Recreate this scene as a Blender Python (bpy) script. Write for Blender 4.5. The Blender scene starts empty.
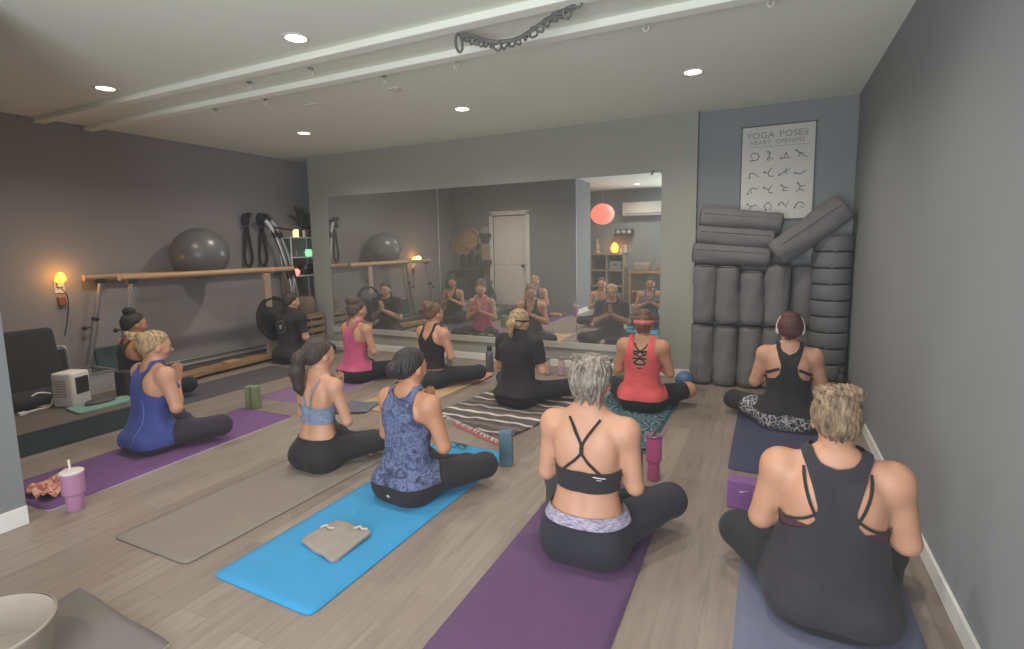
import bpy, bmesh, math, random
import numpy as np
from mathutils import Vector, Matrix, Euler
from mathutils.bvhtree import BVHTree
random.seed(7); rng = np.random.default_rng(7)
S = bpy.context.scene
COL = S.collection
PI = math.pi

# ------------------------------------------------------------------ room numbers (metres)
XR, XL, ZC, YM = 0.657, -6.30, 2.678, 5.654      # right wall, left wall, ceiling height, mirror wall face
BLX, BLY0, BLY1 = -3.455, 0.35, 1.26
YB = -1.50                                       # wall behind the photographer

# ------------------------------------------------------------------ materials
def lin(c):
    if isinstance(c, str):
        c = c.lstrip('#'); c = [int(c[i:i+2], 16)/255 for i in (0, 2, 4)]
    return tuple(x/12.92 if x <= .04045 else ((x+.055)/1.055)**2.4 for x in c[:3]) + (1,)
class NT:
    def __init__(s, name):
        s.m = bpy.data.materials.new(name); s.m.use_nodes = True
        s.t = s.m.node_tree; s.b = s.t.nodes['Principled BSDF']
    def n(s, typ, **kw):
        x = s.t.nodes.new(typ)
        for k, v in kw.items():
            if k.startswith('i_'):
                key = k[2:].replace('_', ' ')
                x.inputs[key].default_value = v
            else: setattr(x, k, v)
        return x
    def l(s, a, b): s.t.links.new(a, b)
    def coord(s, scale=(1, 1, 1), rot=(0, 0, 0), loc=(0, 0, 0)):
        tc = s.n('ShaderNodeTexCoord'); mp = s.n('ShaderNodeMapping')
        mp.inputs['Scale'].default_value = scale; mp.inputs['Rotation'].default_value = rot; mp.inputs['Location'].default_value = loc
        s.l(tc.outputs['Object'], mp.inputs['Vector']); return mp.outputs['Vector']
    def noise(s, vec, scale, detail=4, rough=.55, dist=0):
        x = s.n('ShaderNodeTexNoise'); x.inputs['Scale'].default_value = scale; x.inputs['Detail'].default_value = detail
        x.inputs['Roughness'].default_value = rough; x.inputs['Distortion'].default_value = dist
        s.l(vec, x.inputs['Vector']); return x.outputs['Fac']
    def ramp(s, fac, stops, interp='LINEAR'):
        r = s.n('ShaderNodeValToRGB'); e = r.color_ramp; e.interpolation = interp
        while len(e.elements) < len(stops): e.elements.new(.5)
        for el, (p, c) in zip(e.elements, stops):
            el.position = p; el.color = lin(c) if len(c) != 4 or isinstance(c, str) else c
        s.l(fac, r.inputs['Fac']); return r.outputs['Color']
    def mix(s, fac, a, b, mode='MIX'):
        x = s.n('ShaderNodeMix', data_type='RGBA', blend_type=mode)
        for v, i in ((fac, 0), (a, 6), (b, 7)):
            if hasattr(v, 'links') or isinstance(v, bpy.types.NodeSocket): s.l(v, x.inputs[i])
            else: x.inputs[i].default_value = v
        return x.outputs[2]
    def bump(s, h, strength=.3, dist=.01):
        b = s.n('ShaderNodeBump'); b.inputs['Strength'].default_value = strength; b.inputs['Distance'].default_value = dist
        s.l(h, b.inputs['Height']); s.l(b.outputs['Normal'], s.b.inputs['Normal'])
    def col(s, c):
        if isinstance(c, bpy.types.NodeSocket): s.l(c, s.b.inputs['Base Color'])
        else: s.b.inputs['Base Color'].default_value = c
    def p(s, **kw):
        for k, v in kw.items(): s.b.inputs[k.replace('_', ' ')].default_value = v
        return s
_mc = {}
def plain(name, c, rough=.6, metal=0, vary=.12, nscale=6, bump=0, bscale=60, **kw):
    if name in _mc: return _mc[name]
    t = NT(name); base = lin(c); v = t.coord()
    dark = tuple(x*(1-vary) for x in base[:3])+(1,); lite = tuple(min(1, x*(1+vary)) for x in base[:3])+(1,)
    f = t.noise(v, nscale); t.col(t.mix(f, dark, lite)); t.p(Roughness=rough, Metallic=metal)
    if bump: t.bump(t.noise(v, bscale, 3), bump, .004)
    for k, x in kw.items(): t.b.inputs[k.replace('_', ' ')].default_value = x
    _mc[name] = t.m; return t.m
def fabric(name, c, c2=None, rough=.92, nscale=14, weave=420, vary=.12, bump=.25):
    if name in _mc: return _mc[name]
    t = NT(name); v = t.coord(); a = lin(c); b = lin(c2) if c2 else tuple(min(1, x*(1+2*vary)) for x in a[:3])+(1,)
    a2 = tuple(x*(1-vary) for x in a[:3])+(1,)
    t.col(t.mix(t.noise(v, nscale, 5), a2, b)); t.p(Roughness=rough)
    t.b.inputs['Sheen Weight'].default_value = .03; t.b.inputs['Sheen Roughness'].default_value = .5
    h = t.mix(.35, t.noise(v, 22, 3), t.noise(v, weave, 2)); t.bump(h, bump, .01)
    _mc[name] = t.m; return t.m
def skin(name, c):
    if name in _mc: return _mc[name]
    t = NT(name); v = t.coord(); a = lin(c)
    lo = (a[0]*.90, a[1]*.82, a[2]*.80, 1); hi = (min(1, a[0]*1.07), a[1]*1.05, a[2]*1.05, 1)
    t.col(t.mix(t.noise(v, 9, 5), lo, hi)); t.p(Roughness=.52)
    t.b.inputs['Subsurface Weight'].default_value = .06; t.b.inputs['Subsurface Radius'].default_value = (.02, .008, .004)
    t.bump(t.noise(v, 90, 3), .08, .003); _mc[name] = t.m; return t.m
def hairm(name, c, c2, scale=1.0):
    if name in _mc: return _mc[name]
    t = NT(name); v = t.coord((1, 1, .22)); f = t.noise(v, 70*scale, 4, .6, .6)
    f2 = t.noise(t.coord((1, 1, .5)), 28*scale, 3, .5, 1.2); f = t.mix(.4, f, f2); col = t.ramp(f, [(.36, c), (.64, c2)]); t.col(col); t.p(Roughness=.58)
    t.bump(t.noise(v, 130*scale, 3, .6, .5), .9, .006); _mc[name] = t.m; return t.m
def glow(name, c, strength, base=None):
    if name in _mc: return _mc[name]
    t = NT(name); t.col(lin(base or c)); v = t.coord()
    em = t.mix(t.noise(v, 12, 3), tuple(x*.75 for x in lin(c)[:3])+(1,), lin(c))
    t.l(em, t.b.inputs['Emission Color']); t.b.inputs['Emission Strength'].default_value = strength
    _mc[name] = t.m; return t.m
def wallpaint(name, c, v2=.06):
    t = NT(name); v = t.coord(); a = lin(c)
    lo = tuple(x*(1-v2) for x in a[:3])+(1,); hi = tuple(x*(1+v2) for x in a[:3])+(1,)
    t.col(t.mix(t.noise(v, 1.3, 3), lo, hi)); t.p(Roughness=.85)
    t.b.inputs['Specular IOR Level'].default_value = .25
    t.bump(t.noise(v, 140, 2), .12, .002); return t.m
def wood(name, c, c2, axis=1, rough=.5, grain=18):
    if name in _mc: return _mc[name]
    t = NT(name); sc = [grain]*3; sc[axis] = 1.2; v = t.coord(tuple(sc))
    t.col(t.ramp(t.noise(v, 2.2, 5, .6, .4), [(.3, c2), (.7, c)])); t.p(Roughness=rough)
    _mc[name] = t.m; return t.m

M = {}
M['wall_left'] = wallpaint('paint_left', '#8a8586')
M['wall_right'] = wallpaint('paint_right', '#7e8184')
M['wall_alcove'] = wallpaint('paint_alcove', '#7c8183')
M['wall_mirror'] = wallpaint('paint_mirror_wall', '#93938b')
M['wall_block'] = wallpaint('paint_block', '#76797d')
M['wall_far'] = wallpaint('paint_far', '#8e979b')
M['ceiling'] = wallpaint('paint_ceiling', '#e0e4d8', .03)
M['beam'] = wallpaint('paint_beam', '#e6e9de', .03)
M['white'] = plain('white_trim', '#d8d6d2', .5, vary=.04)
M['offwhite'] = plain('offwhite_plastic', '#cfc9c4', .45, vary=.05)
M['black'] = plain('black_plastic', '#1c1b1d', .5)
M['darkgrey'] = plain('dark_grey', '#39383b', .7)
M['chrome'] = plain('brushed_steel', '#b9b9bb', .3, 1.0, vary=.05)
M['steel'] = plain('painted_steel_tube', '#9b9a9c', .38, .7, vary=.06)
M['railwood'] = wood('rail_wood', '#bd9a76', '#9d7752', 1)
M['postwood'] = wood('post_wood', '#a58d78', '#86705c', 2)
M['cubewood'] = wood('cube_shelf_wood', '#b7a78f', '#9a8870', 2)

def floor_mat():
    t = NT('plank_floor'); tc = t.n('ShaderNodeTexCoord'); mp = t.n('ShaderNodeMapping')
    mp.inputs['Rotation'].default_value = (0, 0, PI/2); t.l(tc.outputs['Object'], mp.inputs['Vector'])
    br = t.n('ShaderNodeTexBrick', offset=.37, offset_frequency=2, squash=1.0)
    for k, v in dict(Scale=1.0, Mortar_Size=.0016, Mortar_Smooth=.2, Bias=0.0, Brick_Width=1.22, Row_Height=.155).items():
        br.inputs[k.replace('_', ' ')].default_value = v
    br.inputs['Color1'].default_value = lin('#8a7f78'); br.inputs['Color2'].default_value = lin('#9d938c'); br.inputs['Mortar'].default_value = lin('#7d746d')
    t.l(mp.outputs['Vector'], br.inputs['Vector'])
    g = t.coord((9, .8, 1)); f = t.noise(g, 3.2, 6, .62, .5)
    grain = t.ramp(f, [(.28, '#8d837b'), (.5, '#c9c1ba'), (.78, '#ece6e0')])
    c = t.mix(.55, br.outputs['Color'], grain, 'MULTIPLY')
    k = t.noise(t.coord((5, 1.1, 1)), 2.1, 3, .5, .2); kn = t.ramp(k, [(.66, '#ffffff'), (.78, '#8a7f78')])
    c = t.mix(.5, c, kn, 'MULTIPLY'); bright = t.mix(1.0, c, (.95, .925, .90, 1), 'MULTIPLY')
    t.col(bright); t.p(Roughness=.42); t.b.inputs['Specular IOR Level'].default_value = .4
    t.bump(t.mix(.5, br.outputs['Fac'], f), .12, .003)
    return t.m
M['floor'] = floor_mat()
def mirror_mat():
    t = NT('mirror_glass'); v = t.coord()
    t.col(t.mix(t.noise(v, 3, 2), (.84, .85, .82, 1), (.88, .89, .86, 1))); t.p(Metallic=1.0, Roughness=.012)
    d = t.n('ShaderNodeBsdfDiffuse'); d.inputs['Color'].default_value = (.62, .62, .58, 1)     # diffuse veil puts haze into the reflection and lifts its blacks
    mx = t.n('ShaderNodeMixShader'); mx.inputs[0].default_value = .11; t.l(t.b.outputs[0], mx.inputs[1]); t.l(d.outputs[0], mx.inputs[2])
    t.l(mx.outputs[0], t.t.nodes['Material Output'].inputs['Surface']); return t.m
M['mirror'] = mirror_mat()
def glass(name, tint=(1, 1, 1, 1), rough=.05, alpha=.35):
    if name in _mc: return _mc[name]
    t = NT(name); v = t.coord(); t.col(t.mix(t.noise(v, 5), tuple(x*.9 for x in tint[:3])+(1,), tint)); t.p(Roughness=rough, Alpha=alpha)
    _mc[name] = t.m; return t.m

# ------------------------------------------------------------------ mesh helpers
def link(name, me, mat=None, parent=None, loc=None, rot=None, smooth=False):
    o = bpy.data.objects.new(name, me); COL.objects.link(o)
    if mat:
        for mm in (mat if isinstance(mat, (list, tuple)) else [mat]): me.materials.append(mm)
    if parent: o.parent = parent
    if loc is not None: o.location = loc
    if rot is not None: o.rotation_euler = rot
    if smooth:
        me.polygons.foreach_set('use_smooth', [True]*len(me.polygons))
    return o
def tag(o, label, cat, group=None, kind=None):
    o['label'] = label; o['category'] = cat
    if group: o['group'] = group
    if kind: o['kind'] = kind
    return o
def struct(o):
    o['kind'] = 'structure'; return o
def empty(name, loc=(0, 0, 0), rz=0):
    o = bpy.data.objects.new(name, None); COL.objects.link(o); o.location = loc; o.rotation_euler = (0, 0, rz); o.empty_display_size = .1
    return o
def copytree(o, parent=None):
    c = o.copy(); COL.objects.link(c)
    if parent: c.parent = parent; c.matrix_parent_inverse = o.matrix_parent_inverse.copy()
    for ch in list(o.children): copytree(ch, c)
    return c
class MB:
    """collects shapes into one bmesh"""
    def __init__(s): s.bm = bmesh.new(); s.mi = 0
    def _tr(s, geom, mtx):
        bmesh.ops.transform(s.bm, matrix=mtx, verts=geom)
    def box(s, c, size, rot=(0, 0, 0), bev=0, seg=2):
        r = bmesh.ops.create_cube(s.bm, size=1.0); vs = r['verts']
        bmesh.ops.transform(s.bm, matrix=Matrix.Diagonal((*size, 1)), verts=vs)
        if bev:
            es = list({e for v in vs for e in v.link_edges})
            rr = bmesh.ops.bevel(s.bm, geom=es, offset=bev, segments=seg, profile=.5, affect='EDGES')
            vs = list({v for f in rr['faces'] for v in f.verts} | {v for v in vs if v.is_valid})
        s._tr(vs, Matrix.Translation(c) @ Euler(rot).to_matrix().to_4x4()); return s
    def cyl(s, a, b, r, r2=None, seg=20, cap=True):
        a = Vector(a); b = Vector(b); d = b-a
        q = d.to_track_quat('Z', 'Y').to_matrix().to_4x4()
        bmesh.ops.create_cone(s.bm, cap_ends=cap, cap_tris=False, segments=seg, radius1=r, radius2=r if r2 is None else r2, depth=d.length, matrix=Matrix.Translation((a+b)/2) @ q); return s
    def sph(s, c, r, sc=(1, 1, 1), rot=(0, 0, 0), u=20, v=14):
        bmesh.ops.create_uvsphere(s.bm, u_segments=u, v_segments=v, radius=r, matrix=Matrix.Translation(c) @ Euler(rot).to_matrix().to_4x4() @ Matrix.Diagonal((*sc, 1))); return s
    def lathe(s, prof, c=(0, 0, 0), seg=32, close=False):
        rings = []
        for r, z in prof:
            if r < 1e-6: rings.append([s.bm.verts.new((c[0], c[1], c[2]+z))])
            else: rings.append([s.bm.verts.new((c[0]+r*math.cos(2*PI*i/seg), c[1]+r*math.sin(2*PI*i/seg), c[2]+z)) for i in range(seg)])
        for A, B in zip(rings, rings[1:]):
            for i in range(seg):
                j = (i+1) % seg
                if len(A) == 1 and len(B) == 1: continue
                if len(A) == 1: s.bm.faces.new((A[0], B[j], B[i]))
                elif len(B) == 1: s.bm.faces.new((A[i], A[j], B[0]))
                else: s.bm.faces.new((A[i], A[j], B[j], B[i]))
        return s
    def tube(s, pts, r, seg=10, closed=False, cap=True, flat=1.0):
        pts = [Vector(p) for p in pts]; n = len(pts); rs = r if isinstance(r, (list, tuple)) else [r]*n
        rings = []; up = Vector((0, 0, 1)); prev = None
        for i, p in enumerate(pts):
            if closed: t = pts[(i+1) % n]-pts[i-1]
            else: t = pts[min(i+1, n-1)]-pts[max(i-1, 0)]
            t.normalize()
            if prev is None:
                a = t.cross(up)
                if a.length < 1e-3: a = t.cross(Vector((1, 0, 0)))
            else: a = prev - t*prev.dot(t)
            a.normalize(); prev = a; b = t.cross(a)
            rings.append([s.bm.verts.new(p+(a*math.cos(2*PI*k/seg)+b*math.sin(2*PI*k/seg)*flat)*rs[i]) for k in range(seg)])
        for i in range(n if closed else n-1):
            A, B = rings[i], rings[(i+1) % n]
            for k in range(seg):
                j = (k+1) % seg; s.bm.faces.new((A[k], A[j], B[j], B[k]))
        if cap and not closed:
            s.bm.faces.new(rings[0][::-1]); s.bm.faces.new(rings[-1])
        return s
    def prism(s, poly, z0, z1):
        a = [s.bm.verts.new((x, y, z0)) for x, y in poly]; b = [s.bm.verts.new((x, y, z1)) for x, y in poly]; n = len(poly)
        s.bm.faces.new(a[::-1]); s.bm.faces.new(b)
        for i in range(n):
            j = (i+1) % n; s.bm.faces.new((a[i], a[j], b[j], b[i]))
        return s
    def build(s, name, mat=None, parent=None, loc=None, rot=None, smooth=False, bevel=0, angle=40):
        me = bpy.data.meshes.new(name); bmesh.ops.recalc_face_normals(s.bm, faces=s.bm.faces[:]); 
        if smooth:
            for f in s.bm.faces: f.smooth = True
            for e in s.bm.edges:
                if len(e.link_faces) == 2 and e.calc_face_angle(0) > math.radians(angle): e.smooth = False
        s.bm.to_mesh(me); s.bm.free()
        o = link(name, me, mat, parent, loc, rot)
        if bevel:
            md = o.modifiers.new('bevel', 'BEVEL'); md.width = bevel; md.segments = 2; md.limit_method = 'ANGLE'
        return o
def bez(pts, n=24):
    """Catmull-Rom through pts"""
    P = [Vector(p) for p in pts]; P = [2*P[0]-P[1]]+P+[2*P[-1]-P[-2]]; out = []
    m = len(P)-3
    for i in range(n):
        u = i/(n-1)*m; k = min(int(u), m-1); t = u-k; a, b, c, d = P[k:k+4]
        out.append(.5*((2*b)+(-a+c)*t+(2*a-5*b+4*c-d)*t*t+(-a+3*b-3*c+d)*t**3))
    return out
def np_mesh(name, V, F, mat, parent=None, smooth=True):
    me = bpy.data.meshes.new(name); k = F.shape[1]
    me.vertices.add(len(V)); me.vertices.foreach_set('co', np.ascontiguousarray(V, dtype=np.float32).ravel())
    me.loops.add(F.size); me.loops.foreach_set('vertex_index', np.ascontiguousarray(F, dtype=np.int32).ravel())
    me.polygons.add(len(F)); me.polygons.foreach_set('loop_start', np.arange(0, F.size, k, dtype=np.int32))
    me.polygons.foreach_set('use_smooth', np.ones(len(F), dtype=bool)) if smooth else None
    me.update(calc_edges=True); me.validate()
    return link(name, me, mat, parent)
def sheet(name, corners, mat, thick=.006, z=0.0, parent=None, nx=14, ny=40, rnd=.03, lift=None, edge=None):
    """mat / towel lying on the floor: corners near-left, near-right, far-right, far-left"""
    c = [Vector((*p, 0)) for p in corners]; cen = sum(c, Vector())/4
    V = []; F = []
    def P(u, v): return (c[0]*(1-u)+c[1]*u)*(1-v)+(c[3]*(1-u)+c[2]*u)*v
    W = (c[1]-c[0]).length; L = (c[3]-c[0]).length
    for j in range(ny+1):
        for i in range(nx+1):
            u = i/nx; v = j/ny; du = min(u, 1-u)*W; dv = min(v, 1-v)*L
            if rnd and du < rnd and dv < rnd:      # round the corner
                ox, oy = rnd-du, rnd-dv; d = math.hypot(ox, oy)
                if d > rnd:
                    f = rnd/d; du2, dv2 = rnd-ox*f, rnd-oy*f
                    u = du2/W if u < .5 else 1-du2/W; v = dv2/L if v < .5 else 1-dv2/L
            p = P(u, v)-cen; zz = lift(u, v) if lift else 0
            V.append((p.x, p.y, zz))
    n = (nx+1)*(ny+1); V2 = [(x, y, zz+thick) for x, y, zz in V]; V = V+V2
    for j in range(ny):
        for i in range(nx):
            a = j*(nx+1)+i; b = a+1; d = a+nx+1; e = d+1
            F.append((a, d, e, b)); F.append((n+a, n+b, n+e, n+d))
    rim = [i for i in range(nx+1)]+[(j+1)*(nx+1)-1 for j in range(1, ny+1)]+[ny*(nx+1)+i for i in range(nx-1, -1, -1)]+[j*(nx+1) for j in range(ny-1, 0, -1)]
    ns = len(F)
    for a, b in zip(rim, rim[1:]+rim[:1]): F.append((a, b, n+b, n+a))
    me = bpy.data.meshes.new(name); me.from_pydata(V, [], F); me.update()
    o = link(name, me, [mat]+([edge] if edge else []), parent, (cen.x, cen.y, z))
    for i, p in enumerate(me.polygons):
        p.use_smooth = i < ns
        if i >= ns and edge: p.material_index = 1
    return o
def txt(name, body, size, mat, parent, loc, rot, align='CENTER', extrude=.0006, spacing=1.0):
    cu = bpy.data.curves.new(name, 'FONT'); cu.body = body; cu.size = size; cu.align_x = align; cu.align_y = 'CENTER'; cu.extrude = extrude; cu.space_character = spacing
    tmp = bpy.data.objects.new(name+'_tmp', cu); COL.objects.link(tmp)
    dg = bpy.context.evaluated_depsgraph_get(); me = bpy.data.meshes.new_from_object(tmp.evaluated_get(dg))
    bpy.data.objects.remove(tmp); bpy.data.curves.remove(cu)
    me.materials.clear()
    return link(name, me, mat, parent, loc, rot)
# ------------------------------------------------------------------ people: signed distance body -> surface nets
def rcone(a, b, r1, r2):
    a = np.array(a, float); b = np.array(b, float); ab = b-a; L2 = max(ab @ ab, 1e-9)
    def f(P):
        t = np.clip(((P-a) @ ab)/L2, 0, 1)
        return np.linalg.norm(P-a-t[..., None]*ab, axis=-1)-(r1+(r2-r1)*t)
    m = max(r1, r2); f.bb = (np.minimum(a, b)-m, np.maximum(a, b)+m); return f
def ell(c, r, R=None):
    c = np.array(c, float); r = np.array(r, float)
    def f(P):
        q = P-c
        if R is not None: q = q @ R
        k = np.linalg.norm(q/r, axis=-1); g = np.linalg.norm(q/(r*r), axis=-1)
        return k*(k-1)/np.maximum(g, 1e-6)
    m = np.full(3, r.max()) if R is not None else r
    f.bb = (c-m, c+m); return f
def smin(a, b, k):
    h = np.clip(.5+.5*(b-a)/k, 0, 1); return b+(a-b)*h-k*h*(1-h)
def smax(a, b, k): return -smin(-a, -b, k)
def field(prims, lo, hi, vox):
    n = np.ceil((hi-lo)/vox).astype(int)+1
    ax = [lo[i]+vox*np.arange(n[i]) for i in range(3)]
    F = np.full(n, .5, np.float32)
    for op, k, f in prims:
        mg = k+3*vox; b0, b1 = f.bb
        i0 = np.clip(np.floor((b0-mg-lo)/vox).astype(int), 0, n-1); i1 = np.clip(np.ceil((b1+mg-lo)/vox).astype(int)+1, 1, n)
        if np.any(i1 <= i0): continue
        sl = tuple(slice(i0[i], i1[i]) for i in range(3))
        P = np.stack(np.meshgrid(*[ax[i][sl[i]] for i in range(3)], indexing='ij'), -1)
        d = f(P)
        if op == '+': F[sl] = smin(F[sl], d, k)
        elif op == '-': F[sl] = smax(F[sl], -d, k)
    return F, ax
def nets(F, lo, vox):
    s = F < 0
    nx, ny, nz = F.shape
    c = np.zeros((nx-1, ny-1, nz-1), np.int8)
    for i in (0, 1):
        for j in (0, 1):
            for k in (0, 1): c += s[i:nx-1+i, j:ny-1+j, k:nz-1+k]
    act = (c > 0) & (c < 8); idx = np.full(act.shape, -1, np.int64); cells = np.argwhere(act); idx[act] = np.arange(len(cells))
    acc = np.zeros((len(cells), 3)); cnt = np.zeros(len(cells))
    cor = [(i, j, k) for i in (0, 1) for j in (0, 1) for k in (0, 1)]
    for a in cor:
        for ax in range(3):
            if a[ax]: continue
            b = list(a); b[ax] = 1
            fa = F[cells[:, 0]+a[0], cells[:, 1]+a[1], cells[:, 2]+a[2]]; fb = F[cells[:, 0]+b[0], cells[:, 1]+b[1], cells[:, 2]+b[2]]
            x = (fa < 0) != (fb < 0); t = np.where(x, fa/np.where(x, fa-fb, 1), 0)
            p = np.array(a, float)+np.zeros((len(cells), 3)); p[:, ax] += t
            acc[x] += p[x]; cnt += x
    V = lo+vox*(cells+acc/cnt[:, None])
    Q = []
    for ax in range(3):
        o1, o2 = [(1, 2), (2, 0), (0, 1)][ax]
        sl0 = [slice(None)]*3; sl1 = [slice(None)]*3; sl0[ax] = slice(0, -1); sl1[ax] = slice(1, None)
        e = np.argwhere(s[tuple(sl0)] != s[tuple(sl1)])
        e = e[(e[:, o1] > 0) & (e[:, o2] > 0) & (e[:, o1] < F.shape[o1]-1) & (e[:, o2] < F.shape[o2]-1)]
        fl = s[e[:, 0], e[:, 1], e[:, 2]]
        def at(d1, d2):
            q = e.copy(); q[:, o1] -= d1; q[:, o2] -= d2; return idx[q[:, 0], q[:, 1], q[:, 2]]
        q = np.stack([at(1, 1), at(0, 1), at(0, 0), at(1, 0)], 1)
        q[~fl] = q[~fl][:, ::-1]; Q.append(q)
    return V, np.concatenate(Q)
def smooth_lap(V, Q, it=2, w=.5):
    e = np.concatenate([Q[:, [0, 1]], Q[:, [1, 2]], Q[:, [2, 3]], Q[:, [3, 0]]])
    for _ in range(it):
        A = np.zeros_like(V); n = np.zeros(len(V))
        for a, b in ((0, 1), (1, 0)):
            for k in range(3): A[:, k] += np.bincount(e[:, a], V[e[:, b], k], len(V))
            n += np.bincount(e[:, a], minlength=len(V))
        V = V+w*(A/np.maximum(n, 1)[:, None]-V)
    return V
def vnormals(V, T):
    a, b, c = V[T[:, 0]], V[T[:, 1]], V[T[:, 2]]; fn = np.cross(b-a, c-a); N = np.zeros_like(V)
    for i in range(3):
        for k in range(3): N[:, k] += np.bincount(T[:, i], fn[:, k], len(V))
    return N/np.maximum(np.linalg.norm(N, axis=1), 1e-12)[:, None]
def clip(V, T, s):
    """keep the part of the triangle mesh with s>0, cut smoothly along s=0"""
    pos = s > 0; c = pos[T].sum(1); out = [T[c == 3]]; newV = []; base = len(V)
    def cut(i, j):
        t = s[i]/(s[i]-s[j]); return i, j, t
    E_i = []; E_j = []
    def add(i, j):
        k = base+sum(len(x) for x in E_i); E_i.append(i); E_j.append(j); return np.arange(k, k+len(i))
    for r in range(3):
        a, b, d = T[:, r], T[:, (r+1) % 3], T[:, (r+2) % 3]
        m = (c == 1) & pos[a]
        if m.any():
            p = add(a[m], b[m]); q = add(a[m], d[m]); out.append(np.stack([a[m], p, q], 1))
        m = (c == 2) & ~pos[a]
        if m.any():
            p = add(b[m], a[m]); q = add(d[m], a[m]); out.append(np.stack([p, b[m], d[m]], 1)); out.append(np.stack([p, d[m], q], 1))
    T2 = np.concatenate(out)
    if not len(T2): return V[:0], T2, None
    i = np.concatenate(E_i) if E_i else np.zeros(0, int); j = np.concatenate(E_j) if E_j else np.zeros(0, int)
    # merge identical cut edges
    lo_, hi_ = np.minimum(i, j), np.maximum(i, j); key = lo_*np.int64(base)+hi_; uk, first, inv = np.unique(key, return_index=True, return_inverse=True)
    i, j = i[first], j[first]; t = s[i]/(s[i]-s[j])
    mp = np.concatenate([np.arange(base), base+inv.ravel()]); T2 = mp[T2]
    used, T3 = np.unique(T2, return_inverse=True); T3 = T3.reshape(T2.shape)
    W = (i, j, t)
    def interp(A):
        B = np.concatenate([A, A[i]+(A[j]-A[i])*t[:, None]]); return B[used]
    return interp(V), T3, interp
def sstep(x, a, b):
    t = np.clip((x-a)/(b-a), 0, 1); return t*t*(3-2*t)

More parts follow.
